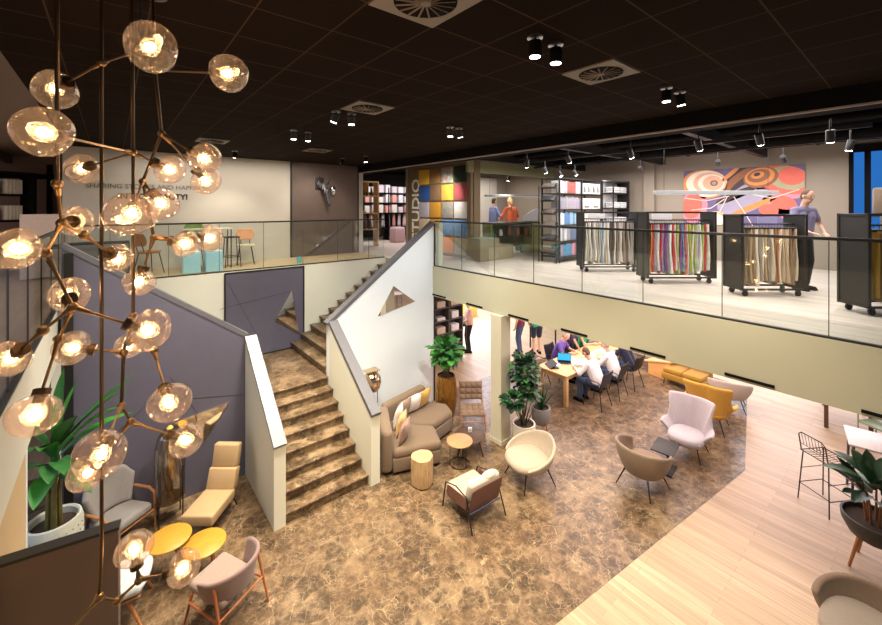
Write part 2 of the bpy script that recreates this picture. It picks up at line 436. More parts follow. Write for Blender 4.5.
# white wall carrying the right upper flight, with mirror
def cap_strip(bm, p, q, w, t, axis):
    """sloped cap: a box running from p to q"""
    p, q = V(p), V(q); d = q-p
    m = M.Translation((p+q)/2) @ (M.Rotation(-math.atan2(d.z, d.x), 4, 'Y') if axis == 'x' else M.Rotation(math.atan2(d.z, d.y), 4, 'X'))
    b2 = bmesh.new(); bmesh.ops.create_cube(b2, size=1)
    bmesh.ops.scale(b2, vec=((d.length, w, t) if axis == 'x' else (w, d.length, t)), verts=b2.verts)
    return merge(bm, b2, m)
w = thing('stair_wall', 'white stair side wall with sloping dark cap beside the sofa', 'wall panel', (4.75, 7.77, 0))
b = B(); prism(b, [(-1.34, 0), (1.35, 0), (1.35, 4.33), (-1.34, 2.37)], -.07, .09, 0, 3, XZ()); obj('panel', b, WHITE, w)
b = B(); cap_strip(b, (-1.38, .01, 2.37), (1.37, .01, 4.36), .18, .075, 'x'); obj('cap', b, CAP, w)
b = B(); box(b, (1.37, 0, 2.17), (.04, .17, 4.34)); obj('end_post', b, CHAR, w)
w2 = thing('stair_wall', 'cream lower balustrade with dark grey cap right of the marble steps', 'wall panel', (3.485, 6.85, 0))
b = B(); prism(b, [(-.85, 0), (.84, 0), (.84, 2.37), (-.85, 1.20)], -.085, .085, 0, 3, YZ()); obj('panel', b, CREAM, w2)
b = B(); cap_strip(b, (0, -.88, 1.205), (0, .86, 2.405), .19, .07, 'y'); obj('cap', b, CAP, w2)
w3 = thing('stair_wall', 'cream lower balustrade with cap coloured as lit, left of the marble steps', 'wall panel', (1.915, 6.85, 0))
b = B(); prism(b, [(-.78, 0), (.85, 0), (.85, 2.42), (-.78, 1.22)], -.085, .085, 0, 3, YZ()); obj('panel', b, CREAM, w3)
b = B(); cap_strip(b, (0, -.80, 1.225), (0, .84, 2.435), .19, .05, 'y'); obj('cap', b, LITCAP, w3)
w4 = thing('stair_wall', 'slate grey stair side wall with dark sloping cap left of the steps', 'wall panel', (.65, 7.77, 0))
b = B(); prism(b, [(-1.20, 0), (1.18, 0), (1.18, 2.44), (-1.20, 4.20)], -.07, .09, 0, 3, XZ()); obj('panel', b, DPANEL, w4)
b = B(); cap_strip(b, (-1.20, .01, 4.215), (1.22, .01, 2.45), .18, .07, 'x'); obj('cap', b, CAP, w4)
b = B(); box(b, (-1.12, -.085, 2.05), (.10, .03, 4.1)); obj('edge_strip', b, BLACK, w4)
for xs, ang in ((.35, 62), (-.45, -40), (.8, 12)):
    b = B(); box(b, (xs, -.071, 1.5), (1.2, .004, .006), ry=rad(ang)); obj('panel_joint', b, BLACK, w4)
b = B(); box(b, (2.81, 9.885, 2.29), (1.76, .03, 1.97)); lp = obj('landing_panel', b, DPANEL)
tag(lp, 'slate grey wall panel with black edge at the back of the stair landing', 'wall panel')
b = B(); box(b, (3.69, 9.88, 2.29), (.03, .05, 1.97)); box(b, (2.81, 9.88, 1.315), (1.76, .05, .03)); box(b, (1.93, 9.88, 2.29), (.03, .05, 1.97)); box(b, (2.81, 9.88, 3.27), (1.76, .05, .03)); obj('edge', b, BLACK, lp)
b = B(); box(b, (2.62, 9.868, 2.6), (1.6, .004, .006), ry=rad(-7)); box(b, (2.3, 9.868, 2.4), (1.5, .004, .006), ry=rad(65)); obj('panel_joint', b, BLACK, lp)
def tri_mirror(p, y, label):
    b = B(); prism(b, [(a, c) for a, c in p], y-.012, y, 0, 3, XZ()); return tag(obj('triangular_mirror', b, MIRROR), label, 'mirror')
tri_mirror([(3.39, 2.71), (2.99, 2.04), (3.57, 1.61)], 9.868, 'triangular mirror on the dark panel at the stair landing')
tri_mirror([(4.93, 2.96), (4.52, 2.34), (5.53, 2.52)], 7.698, 'triangular mirror on the white stair wall above the sofa')
tri_mirror([(1.57, 1.37), (.76, 1.28), (1.2, .85)], 7.698, 'triangular mirror on the slate wall behind the tan lounge chair')

# ---- glass balustrades
def balustrade(name, label, a, bb, joints):
    """glass panes between joints along a straight line from a to bb (x,y)"""
    a, bb = V((a[0], a[1], 0)), V((bb[0], bb[1], 0)); d = (bb-a).normalized(); L = (bb-a).length
    t = thing(name, label, 'balustrade', (a.x, a.y, Z1), math.atan2(d.y, d.x))
    b = B(); box(b, (L/2, 0, 1.10), (L, .045, .035), .008, 1); obj('handrail', b, BLACK, t)
    b = B(); box(b, (L/2, 0, .012), (L, .05, .024)); obj('base_channel', b, CHAR, t)
    js = [0]+list(joints)+[L]
    for p, q in zip(js, js[1:]):
        b = B(); box(b, ((p+q)/2, 0, .555), (q-p-.008, .012, 1.07)); obj('glass_pane', b, GLASS, t)
    for p in joints: b = B(); box(b, (p, 0, .55), (.007, .014, 1.06)); obj('pane_joint', b, CHAR, t)
    return t
balustrade('glass_balustrade', 'long glass balustrade with black handrail along the right gallery edge', (6.11, -.6), (6.11, 7.66), [.29+k for k in range(8)])
balustrade('glass_balustrade', 'glass balustrade with black handrail in front of the back wall lettering', (-.58, 9.93), (6.05, 9.93), [.55+.93*k for k in range(7)])
balustrade('glass_balustrade', 'glass balustrade at the far left gallery edge above the cream fascia', (-.62, 2.0), (-.62, 9.85), [.6+.95*k for k in range(8)])
# short post where the right stair meets the gallery
b = B(); box(b, (6.20, 7.60, Z1+.53), (.13, .10, 1.06)); tag(obj('newel_post', b, OLIVE), 'short olive end post where the stair wall meets the gallery glass', 'post')
# ---- dark partition wall in the lower left
p = thing('partition_wall', 'dark brown head-high partition wall at lower left in front of the armchairs', 'partition', (-.315, 4.52, 0), rad(-9))
b = B(); box(b, (0, 0, .99), (.74, .10, 1.98)); obj('panel', b, DBROWN, p)
b = B(); box(b, (0, 0, 1.99), (.75, .11, .024)); obj('top_cap', b, CHAR, p)

# ================================================================== CHANDELIERS
RODM = metal('dark_bronze', (.10, .066, .038), .4)
SMOKE = thin_glass('smoky_blown_glass', (.89, .79, .76), .016, .028, (1, .80, .68), True)
BULB = emitter('lamp_bulb_glow', (1, .70, .38), 75)
GLOWSHELL = thin_glass('bulb_glow_shell', (1, .95, .88), .004, .05, (1, .90, .74))  # scattering shell added around each bulb to imitate a soft glow
NODE = {
'A0':(-0.18,2.35,6.05),'A1':(-0.18,2.35,4.85),'A2':(-0.17,2.4,4.68),'A3':(-0.21,2.31,4.56),'A4':(-0.13,2.33,4.32),'A5':(-0.1,2.48,4.62),'A6':(-0.22,2.32,4.24),'A7':(-0.18,2.42,4.17),
'B0':(-0.04,2.62,6.05),'B1':(-0.04,2.62,5.47),'B2':(-0.04,2.62,3.04),'B3':(-0.05,2.63,2.8),'B4':(0.02,2.64,2.73),'B5':(0.11,2.63,2.79),'B6':(-0.15,2.59,2.73),
'C0':(0.085,2.78,6.05),'C1':(0.09,2.78,5.05),'C2':(0.09,2.78,4.15),'C3':(0.05,2.81,3.95),'C4':(0.04,2.81,3.66),'C5':(0.08,2.78,3.57),'C6':(0.18,2.7,3.96),
'D0':(0.19,2.96,6.05),'D1':(0.2,2.94,5.57),'D2':(0.23,2.92,5.19),'D3':(0.14,2.93,4.9),'D4':(0.19,2.89,4.57)}
GLOBE = {1:(0.13,2.16,5.45,.114),2:(0.47,2.33,5.45,.105),3:(-0.23,2.91,5.37,.116),4:(-0.2,2.11,5.03,.109),5:(-0.14,3.22,4.98,.096),6:(0.26,2.83,4.97,.094),
7:(0.43,2.76,5.04,.102),8:(0.47,2.98,4.92,.098),9:(0.22,2.8,4.77,.103),10:(0.07,2.34,4.72,.111),11:(-0.14,2.7,4.68,.080),12:(-0.28,2.23,4.59,.091),13:(0.49,2.96,4.55,.091),
14:(0.34,2.83,4.53,.084),15:(0.02,2.7,4.48,.079),16:(0.12,2.88,4.32,.089),17:(-0.16,2.6,4.33,.095),18:(0.13,2.29,4.18,.102),19:(-0.16,2.85,4.01,.095),20:(0.08,3.11,3.9,.080),
21:(-0.33,2.47,4.11,.076),22:(-0.24,2.27,3.92,.100),23:(0.22,2.41,3.77,.105),24:(0.32,2.65,3.44,.098),25:(-0.04,2.5,3.57,.119),26:(-0.1,2.87,3.32,.102),27:(0.09,2.65,2.95,.095),28:(0.3,2.6,2.76,.096),29:(-0.25,2.54,2.68,.090)}

def lumpy(bm, c, r, ax, seed):
    """a blown-glass bubble, a bit longer along the arm and irregular"""
    rnd = random.Random(seed); ph = [rnd.uniform(0, 6) for _ in range(4)]
    q = ax.to_track_quat('Z', 'Y').to_matrix()
    b2 = bmesh.new(); bmesh.ops.create_uvsphere(b2, u_segments=28, v_segments=18, radius=1)
    for v in b2.verts:
        p = v.co.copy()
        k = 1+.05*math.sin(2.3*p.x+ph[0])+.05*math.sin(2.7*p.y+ph[1])
        # squashed opening side and rounded far side, as hand-blown bubbles have
        v.co = q @ V((p.x*k*r, p.y*k*r*.98, (p.z*.90+.06*p.z*p.z)*r))+V(c)
    return merge(bm, b2)

def chandelier(label, rod, arms, globes):
    base = V(NODE[rod[0]])
    t = thing('branching_chandelier', label, 'chandelier', base)
    def L(p): return V(p)-base
    b = B(); lathe(b, [(0, 0), (.075, 0), (.075, -.03), (.02, -.05), (0, -.05)], 20); obj('canopy', b, RODM, t)
    for p, q in zip(rod, rod[1:]):
        b = B(); cyl(b, L(NODE[p]), L(NODE[q]), .0085, n=10); obj('rod', b, RODM, t)
    used = set()
    for p, q in arms:
        b = B(); P, Q = L(NODE[p]), L(NODE[q]); cyl(b, P, Q, .0065, n=8)
        mid = P.lerp(Q, .12); cyl(b, mid, P.lerp(Q, .30), .013, .009, n=10)
        obj('arm', b, BRONZE, t); used.update((p, q))
    for j in used | {n for n, g in globes}:
        b = B(); ell(b, L(NODE[j]), (.021, .021, .021), 12); obj('joint', b, BRONZE, t)
    for n, g in globes:
        x, y, z, r = GLOBE[g]; r *= .86 if g in (3, 4, 12, 17, 22) else .93; c = V((x, y, z))-base; j = L(NODE[n]); ax = (c-j).normalized()
        b = B(); e = c-ax*r*.95
        cyl(b, j, e, .006, n=8); cyl(b, j.lerp(e, .08), j.lerp(e, .08)+ax*min(.05, (e-j).length*.5), .013, .008, n=10); obj('arm', b, BRONZE, t)
        gl = B(); lumpy(gl, c, r, ax, g); go = obj('globe', gl, SMOKE, t)
        s = B(); cyl(s, e-ax*.012, e+ax*.012, .030, n=16); cyl(s, e+ax*.012, c-ax*.35*r, .022, .018, n=14); obj('socket', s, RODM, go)
        lb = B(); q_ = ax.to_track_quat('Z', 'Y').to_matrix(); ell(lb, c-ax*.02*r, (.020, .020, .026), 12, q_); ell(lb, c-ax*.02*r, (.040, .040, .046), 16, q_, 1); obj('bulb', lb, [BULB, GLOWSHELL], go)
    return t
chandelier('brass branching chandelier on the leftmost rod with smoky glass bubbles', ['A0', 'A1'], [('A1', 'A2'), ('A2', 'A3'), ('A2', 'A5'), ('A3', 'A4'), ('A4', 'A6'), ('A4', 'A7')],
           [('A2', 11), ('A5', 15), ('A3', 12), ('A4', 17), ('A4', 18), ('A6', 21), ('A7', 22)])
chandelier('brass branching chandelier on the longest rod, reaching down past the partition', ['B0', 'B1', 'B2', 'B3'], [('B3', 'B4'), ('B4', 'B5'), ('B3', 'B6')],
           [('B1', 3), ('B1', 1), ('B5', 27), ('B5', 28), ('B6', 29)])
chandelier('brass branching chandelier on the third rod from left with a large low bubble', ['C0', 'C1', 'C2', 'C3', 'C4'], [('C4', 'C5'), ('C2', 'C6')],
           [('C1', 4), ('C1', 5), ('C1', 6), ('C2', 20), ('C3', 19), ('C4', 25), ('C5', 26), ('C5', 24), ('C6', 23)])
chandelier('brass branching chandelier on the rightmost rod with bubbles near the wall lettering', ['D0', 'D1', 'D2', 'D3', 'D4'], [],
           [('D1', 2), ('D2', 7), ('D2', 8), ('D3', 9), ('D3', 10), ('D4', 14), ('D4', 13), ('D4', 16)])

# ================================================================== CEILING FIXTURES
LENS = emitter('spot_lens', (1, .9, .75), 14)
LENSW = emitter('track_lens', (1, .95, .88), 22)
def can_spot(loc, label, tgt=None, p=70, ang=75):
    t = thing('ceiling_spotlight', label, 'spotlight', loc, 0, 'black ceiling spotlights')
    d = (V(tgt)-V(loc)).normalized() if tgt else V((0, 0, -1))
    b = B(); lathe(b, [(0, .05), (.06, .05), (.06, .035), (0, .035)], 18); obj('mounting_ring', b, STEEL, t)
    h = V((0, 0, -.005)); e = h+d*.10
    b = B(); cyl(b, (0, 0, .035), h, .012, n=8); cyl(b, h-d*.02, e, .048, n=18, bev=.004); obj('housing', b, BLACKM, t)
    b = B(); cyl(b, e, e+d*.004, .040, n=18); obj('lens', b, LENS, t)
    w = V(loc)+e+d*.03
    spot(w, w+d, p, ang)
for loc, lb, tg in [
    ((2.49, 1.9, 6.0), 'left of the two spotlights between the two large ceiling vents', None),
    ((2.73, 1.88, 6.0), 'right of the two spotlights between the two large ceiling vents', None),
    ((4.65, 1.8, 6.0), 'left of the two black spotlights just right of the right-hand vent', None),
    ((4.94, 1.77, 6.0), 'tilted right one of the two spotlights just right of the right-hand vent', (6.0, 1.2, 0)),
    ((2.57, 5.08, 6.0), 'right of the two spotlights just below the middle ceiling vent', None),
    ((2.35, 5.1, 6.0), 'tilted left one of the two spotlights just below the middle ceiling vent', (.8, 6.5, 0)),
    ((2.37, 6.8, 6.0), 'left of the two spotlights above the dark zebra panel', None),
    ((2.63, 6.83, 6.0), 'right of the two spotlights above the dark zebra panel', None),
    ((4.24, 4.92, 6.0), 'left of the two spotlights in the centre of the ceiling', None),
    ((4.41, 4.89, 6.0), 'tilted right one of the two spotlights in the centre of the ceiling', (6, 5, 0)),
    ((2.2, 10.2, 6.0), 'spotlight close to the wall left of the zebra panel', (2.3, 11.4, 3.3)),
    ((4.75, 9.9, 6.0), 'left spotlight near the top right corner of the zebra panel', (4.7, 11.5, 4.2)),
    ((5.0, 9.1, 6.0), 'right spotlight near the top right corner of the zebra panel', None)]:
    can_spot(loc, lb, tg, 260 if loc[1] < 9 else 60, 88)
def diffuser(loc, label):
    t = thing('ceiling_vent', label, 'vent', loc, 0, 'square swirl vents in the dark ceiling')
    b = B(); box(b, (0, 0, 0), (.52, .52, .012)); obj('plate', b, mat('vent_plate', (.22, .20, .18), .6), t)
    b = B(); cyl(b, (0, 0, -.012), (0, 0, -.006), .20, n=32); obj('opening', b, BLACKM, t)
    b = B()
    for k in range(16):
        a = 2*PI*k/16; box(b, (.115*math.cos(a), .115*math.sin(a), -.016), (.15, .012, .006), rz=a, rx=.5)
    cyl(b, (0, 0, -.02), (0, 0, -.01), .035, n=16); obj('swirl_blades', b, mat('vent_blade', (.16, .13, .11), .5), t)
for x, y, lb in [(1.52, 2.0, 'large square swirl vent at the top edge of the view'), (3.64, 2.0, 'square swirl vent right of the paired spotlights'),
                 (2.58, 4.65, 'square swirl vent in the ceiling left of centre'), (3.64, 8.9, 'small far square vent above the zebra panel'), (1.52, 8.9, 'far square vent above the wall lettering')]:
    diffuser((x, y, ZC-.008), lb)
b = B(); tube(b, [(.13, 2.9, 6.05), (.135, 2.93, 5.9), (.12, 2.95, 5.8), (.14, 2.93, 5.72), (.2, 2.94, 5.6)], .007, 6); tag(obj('hanging_cable', b, BLACK), 'black twisted cable hanging beside the rightmost chandelier rod', 'cable')

def track_spot(loc, tgt, label, p=45, lens=LENSW, light=True):
    t = thing('track_spotlight', label, 'spotlight', loc, 0, 'track spotlights above the fabric shop')
    d = (V(tgt)-V(loc)).normalized(); h = V((0, 0, -.12))
    b = B(); cyl(b, (0, 0, .10), h, .010, n=8); obj('stem', b, BLACK, t)
    b = B(); cyl(b, h-d*.07, h+d*.09, .045, n=16, bev=.004); obj('housing', b, BLACK, t)
    b = B(); cyl(b, h+d*.09, h+d*.094, .038, n=16); obj('lens', b, lens, t)
    if light: spot(V(loc)+h+d*.12, tgt, p, 80, .8, (1, .93, .84))
tr = 0
for x, y, tg, lb in [(8.36, 6.07, (8.9, 5.5, 3.5), 'starry bright track spotlight above the left end of the magazine shelf'), (9.61, 6.48, (9.6, 5.2, 3.5), 'starry bright track spotlight above the middle of the magazine shelf'),
                 (9.66, 6.05, (10, 5, 3.5), 'starry bright track spotlight above the right half of the magazine shelf'), (9.89, 8.57, (10, 9.5, 3.5), 'bright spotlight shining above the two people in the studio'),
                 (9.95, 4.45, (12.5, 5, 4), 'track spotlight left of the wall pilaster'), (9.97, 1.76, (12.6, 1.6, 4.2), 'track spotlight in front of the spool poster, right side'),
                 (9.75, 2.77, (12.6, 3.6, 4.4), 'track spotlight in front of the spool poster, left side'), (7.2, .8, (7.9, .9, 3.3), 'large track spotlight above the rightmost dark rack'),
                 (8.51, .73, (8.6, 1.2, 3.4), 'tilted track spotlight next to the blue window'), (6.77, 4.39, (8.3, 4.3, 3.6), 'track spotlight above the grey fabric rack'),
                 (6.9, 3.25, (8.0, 3.1, 3.6), 'track spotlight above the colourful fabric rack'), (6.76, 2.17, (8.0, 2.0, 3.5), 'track spotlight above the beige fabric rack'),
                 (6.8, 1.45, (8.3, 1.3, 3.3), 'track spotlight above the gap beside the rightmost rack'), (6.8, 5.4, (7.5, 6, 3.3), 'track spotlight near the studio corner')]:
    track_spot((x, y, 5.80), tg, lb, 45, LENSW)
def rail_(p, q, label):
    b = B(); box(b, ((p[0]+q[0])/2, (p[1]+q[1])/2, 5.93), (max(.05, abs(q[0]-p[0])), max(.05, abs(q[1]-p[1])), .06)); tag(obj('lighting_track', b, BLACK), label, 'track')
rail_((6.8, -1), (6.8, 7.0), 'black lighting track closest to the beam edge'); rail_((9.8, -1), (9.8, 7.5), 'black lighting track in front of the spool poster')
rail_((8.4, .5), (8.4, 7.0), 'black lighting track over the middle of the racks')
for k, (x, r, lb) in enumerate([(7.7, .12, 'thick black duct crossing the dark shop ceiling'), (11.2, .16, 'black round duct near the poster wall'), (9.1, .07, 'thin black pipe under the dark shop ceiling')]):
    b = B(); cyl(b, (x, -2, 6.2), (x, 13, 6.2), r, n=16)
    for q in range(6): cyl(b, (x, -1+2.4*q, 6.2), (x, -.95+2.4*q, 6.2), r*1.1, n=16)
    tag(obj('ceiling_duct', b, BLACKM), lb, 'duct')
for k, y in enumerate((.2, 2.6, 5.0, 7.6)):
    b = B(); box(b, (9.6, y, 6.1), (6.4, .12, .2)); tag(obj('roof_joist', b, CHAR), '%s dark joist across the shop ceiling, counted from the right' % ['first', 'second', 'third', 'fourth'][k], 'joist', 'joists above the shop')
def linear(a, c, label):
    a, c = V(a), V(c); m = (a+c)/2; d = c-a
    t = thing('linear_pendant', label, 'pendant light', m, math.atan2(d.y, d.x)); L = d.length
    b = B(); box(b, (0, 0, 0), (L, .06, .075), .006, 1); obj('housing', b, mat('white_enamel', (.40, .40, .40), .4), t)
    b = B(); box(b, (0, 0, -.04), (L-.06, .05, .006)); obj('diffuser', b, emitter('led_strip', (1, .97, .92), .5), t)
    for s in (-.42, .42):
        b = B(); cyl(b, (s*L, 0, .04), (s*L, 0, 1.1), .004, n=6); obj('wire', b, BLACK, t)
linear((8.37, 3.47, 5.06), (10.3, 1.9, 5.02), 'white linear pendant light across the spool poster')
linear((9.4, 9.2, 5.12), (11.1, 7.8, 5.12), 'white linear pendant light above the two people in the studio')

# ================================================================== FURNITURE
def legs4(t, sx, sy, z, splay, r0, r1, m, name='leg', back=None):
    for x in (-1, 1):
        for y in (-1, 1):
            b = B(); cyl(b, (x*sx, y*sy, z), (x*(sx+splay), y*(sy+splay), 0), r0, r1, 10); obj(name, b, m, t)

def shell_back(parent, name, A, zb, rb, top, rt, m, thick=.045, cy=.0, ex=1., nu=25, nv=9, belly=.0):
    """wrap-round chair shell; local +Y is the front, so angle 0 is straight behind"""
    def f(u, v):
        s = u*2-1; a = s*rad(A); z0 = zb; z1 = top(s)
        r = rb+(rt(s)-rb)*v+belly*math.sin(PI*v)
        return V((math.sin(a)*r*ex, cy-math.cos(a)*r, z0+(z1-z0)*v))
    b = B(); grid(b, f, nu, nv); return soft(obj(name, b, m, parent, 80), thick, 1)

def seat_pad(parent, name, rx, ry, z, h, m, cy=.0, n=32, p=2.6):
    b = B(); prof = [(0, 0), (.8, 0), (.96, .12), (1.0, .45), (.97, .78), (.86, .95), (.5, 1.0), (0, 1.0)]
    rings = []
    for k, zz in prof:
        if k == 0: rings.append([b.verts.new((0, cy, z+zz*h))]); continue
        rg = []
        for j in range(n):
            a = 2*PI*j/n; c, s = math.cos(a), math.sin(a); q = (abs(c)**p+abs(s)**p)**(-1/p)
            rg.append(b.verts.new((c*q*k*rx, cy+s*q*k*ry, z+zz*h)))
        rings.append(rg)
    for a, c in zip(rings, rings[1:]):
        for j in range(n):
            q = (j+1) % n
            vs = [a[j], a[q], c[q], c[j]] if len(a) > 1 and len(c) > 1 else ([a[0], c[q], c[j]] if len(c) > 1 else [a[j], a[q], c[0]])
            b.faces.new(vs)
    return obj(name, b, m, parent, 70)

def tub_chair(label, loc, rz, m_in, legm=BLACK, s=1., arm=.45, rise=.27, ex_=2.0):
    t = thing('tub_chair', label, 'armchair', loc, rz); t.scale = (s, s, s)
    shell_back(t, 'backrest', 128, .27, .27, lambda u: arm+rise*max(0, 1-abs(u)**ex_), lambda u: .40+.02*(1-abs(u)), m_in, .05, .02, 1.05, belly=.03)
    seat_pad(t, 'seat', .335, .34, .29, .15, m_in, .06)
    b = B(); lathe(b, [(0, 0), (.22, 0), (.27, .04), (.27, .06), (0, .06)], 24, (0, .02, .24)); obj('seat_base', b, BLACK, t)
    legs4(t, .20, .20, .27, .10, .014, .009, legm)
    return t
CREAMF = fabric('cream_boucle', (.45, .38, .30)); TAUPEF = fabric('taupe_wool', (.27, .20, .145)); GREYF = fabric('warm_grey_wool', (.34, .30, .28))
WHITEF = fabric('pale_pink_felt', (.50, .46, .48)); MUST = fabric('mustard_wool', (.62, .34, .055)); PINKF = fabric('dusty_rose_felt', (.27, .19, .18))
BRSOFA = fabric('fawn_velvet', (.18, .128, .088)); BLUEF = fabric('pale_blue_boucle', (.50, .55, .58)); BROWNF = fabric('brown_tweed', (.20, .14, .10))
tub_chair('cream round tub chair beside the column and planters', (5.62, 4.40, 0), rad(72), CREAMF, s=1.04, arm=.40, rise=.30, ex_=1.35)
tub_chair('taupe tub chair seen from behind next to the small black table', (6.98, 3.08, 0), rad(-96), TAUPEF, arm=.60, rise=.16)
tub_chair('whitish low tub chair behind the mustard wing chair', (11.35, 2.98, 0), rad(-75), fabric('oat_wool', (.46, .40, .36)))

def wing_chair(label, loc, rz, m, legm=BLACK):
    t = thing('wing_chair', label, 'armchair', loc, rz)
    def top(u):
        a = abs(u)
        return 1.02-.03*a if a < .50 else (1.0-.44*min(1, (a-.50)/.10) if a < .60 else .56-.02*(a-.60)/.4)
    shell_back(t, 'backrest', 112, .26, .27, top, lambda u: (.38+.13*min(1, abs(u)/.48)) if abs(u) < .54 else .42+.06*(abs(u)-.54)/.46, m, .055, .03, 1.08, 49, 11, belly=-.03)
    seat_pad(t, 'seat', .34, .37, .27, .17, m, .10)
    b = B(); box(b, (0, .55*.6+.02, .36), (.62, .03, .01), .004); obj('front_seam', b, m, t)
    legs4(t, .21, .21, .28, .10, .015, .010, legm)
    return t
wing_chair('pale pinkish white high-back wing chair facing the small black table', (8.62, 2.95, 0), rad(95), WHITEF).scale = (.90, .92, .98)
wing_chair('mustard yellow wing chair behind the pale wing chair', (10.0, 3.0, 0), rad(-82), MUST)
t = thing('low_sofa', 'mustard velvet two-seat sofa far back by the olive gallery', 'sofa', (11.75, 4.05, 0), rad(88))
t.scale = (.88, .88, .88)
b = B(); box(b, (0, 0, .26), (1.15, .75, .20), .05, 3); obj('base', b, fabric('dark_mustard_velvet', (.36, .20, .03)), t)
for s in (-.27, .27):
    b = B(); box(b, (s, .05, .42), (.53, .6, .15), .05, 3); obj('seat_cushion', b, fabric('dark_mustard_velvet', (.48, .28, .04)), t)
b = B(); box(b, (0, -.33, .50), (1.15, .14, .48), .05, 3); obj('backrest', b, fabric('dark_mustard_velvet', (.36, .20, .03)), t)
legs4(t, .5, .3, .17, .02, .015, .012, BLACK)

# ---- sling armchair with brown back
t = thing('sling_armchair', 'brown leather-backed armchair with cream cushions in the middle foreground', 'armchair', (4.38, 4.55, 0), rad(-4)); t.scale = (1, 1, .9)
LEA = mat('brown_leather', (.15, .065, .05), .5, 0, .12, 12)
b = B(); grid(b, lambda u, v: V(((u-.5)*.62, -.27-.10*v, .24+.44*v+.0*u)), 7, 7); soft(obj('back_panel', b, LEA, t), .02)
b = B(); box(b, (0, .02, .27), (.60, .56, .03), .01); obj('seat_sling', b, LEA, t)
b = B(); box(b, (0, .02, .35), (.58, .58, .14), .05, 3); obj('seat_cushion', b, CREAMF, t)
b = B(); box(b, (0, -.24, .56), (.60, .13, .34), .055, 3, rx=.18); ell(b, (.12, -.26, .70), (.16, .07, .07)); ell(b, (-.16, -.24, .69), (.13, .06, .05)); obj('back_cushion', b, fabric('ivory_fleece', (.56, .50, .41)), t)
for s in (-1, 1):
    b = B(); tube(b, [(s*.335, .33, 0), (s*.325, .26, .46), (s*.32, .0, .54), (s*.315, -.33, .48)], .011); obj('arm_frame', b, BLACK, t)
    b = B(); cyl(b, (s*.315, -.24, .50), (s*.335, -.40, 0), .011); obj('leg', b, BLACK, t)
    b = B(); grid(b, lambda u, v: V((s*.322, -.26+.5*u, .28+.22*v-.05*u)), 4, 4); soft(obj('arm_sling', b, LEA, t), .012)
b = B(); cyl(b, (-.31, -.30, .25), (.31, -.30, .25), .011); obj('crossbar', b, mat('navy_steel', (.05, .06, .12), .4), t)

# ---- corner sofa
t = thing('corner_sofa', 'fawn velvet angled corner sofa against the white stair wall', 'sofa', (0, 0, 0))
A_, B_, C_ = V((3.76, 6.02)), V((4.20, 6.92)), V((5.36, 7.14)); D_, E_, F_ = V((4.60, 5.72)), V((4.86, 6.26)), V((5.50, 6.42))
t.location = (4.56, 6.45, 0); o2 = V((4.5, 6.5))
def loc2(*ps): return [tuple(p-o2) for p in ps]
def seatpoly(ps, z0, z1, name, m, bev=.07):
    b = B(); prism(b, loc2(*ps), z0, z1, bev, 4); return obj(name, b, m, t, 60)
seatpoly([A_, D_, E_, B_], .05, .30, 'base', BRSOFA, .03); seatpoly([A_, D_+V((.02, -.01)), E_+V((.0, -.01)), B_], .27, .45, 'seat_cushion', BRSOFA)
Cf = V((5.62, 6.75))
seatpoly([B_, E_, F_, Cf, C_], .05, .30, 'base', BRSOFA, .03); seatpoly([B_, E_+V((.01, .02)), F_, Cf, C_], .27, .45, 'seat_cushion', BRSOFA)
def strip(p, q, w):
    d = (q-p).normalized(); nrm = V((-d.y, d.x)); return [p, q, q+nrm*w, p+nrm*w]
seatpoly(strip(A_, B_+V((.02, .02)), .20), .05, .78, 'backrest', BRSOFA, .075)
seatpoly(strip(B_+V((-.02, 0)), C_, .20), .05, .78, 'backrest', BRSOFA, .075)
b = B()
for p in (A_, D_, F_, C_): cyl(b, (p.x-o2.x+(.06 if p.x < 4.5 else -.06), p.y-o2.y+(.06 if p.y < 6.5 else -.06), 0), (p.x-o2.x+(.06 if p.x < 4.5 else -.06), p.y-o2.y+(.06 if p.y < 6.5 else -.06), .07), .02)
obj('foot', b, BLACK, t)
def cushion(label, loc, rz, tilt, col, s=.40):
    b = B()
    def f(u, v):
        x, y = u*2-1, v*2-1; e = (1-abs(x)**2.5)*(1-abs(y)**2.5)
        return x, y, e
    for sg in (1, -1):
        def g(u, v):
            x, y, e = f(u, v); return V((x*s/2*(1-.07*(1-abs(y))), sg*.075*e**.6, y*s/2*(1-.07*(1-abs(x)))))
        grid(b, g, 13, 13)
    bmesh.ops.remove_doubles(b, verts=b.verts, dist=.0008)
    o = obj('throw_pillow', b, fabric('pillow_%d%d%d' % tuple(int(c*100) for c in col), col), None, 80)
    o.rotation_euler = (tilt, 0, rz); o.location = loc
    return tag(o, label, 'pillow', 'throw pillows on the corner sofa')
a1 = math.atan2(.9, .44); a2 = math.atan2(.22, 1.16)
cushion('pale grey throw pillow at the inner corner of the fawn sofa', (4.33, 6.58, .655), a1-.35, .22, (.60, .56, .50))
cushion('tan yellow throw pillow on the left arm of the fawn sofa', (4.24, 6.34, .645), a1-.40, .25, (.60, .38, .16))
cushion('mauve brown throw pillow at the near end of the fawn sofa', (4.14, 6.10, .64), a1-.45, .28, (.33, .21, .17))
cushion('brown throw pillow left of the white one on the fawn sofa', (4.58, 6.77, .65), a2, -.25+.5, (.28, .20, .15))
cushion('white throw pillow between brown and mustard ones on the sofa', (4.87, 6.82, .655), a2-.1, .26, (.74, .70, .66))
cushion('mustard throw pillow at the far right end of the fawn sofa', (5.17, 6.87, .65), a2+.1, .27, (.52, .32, .08))

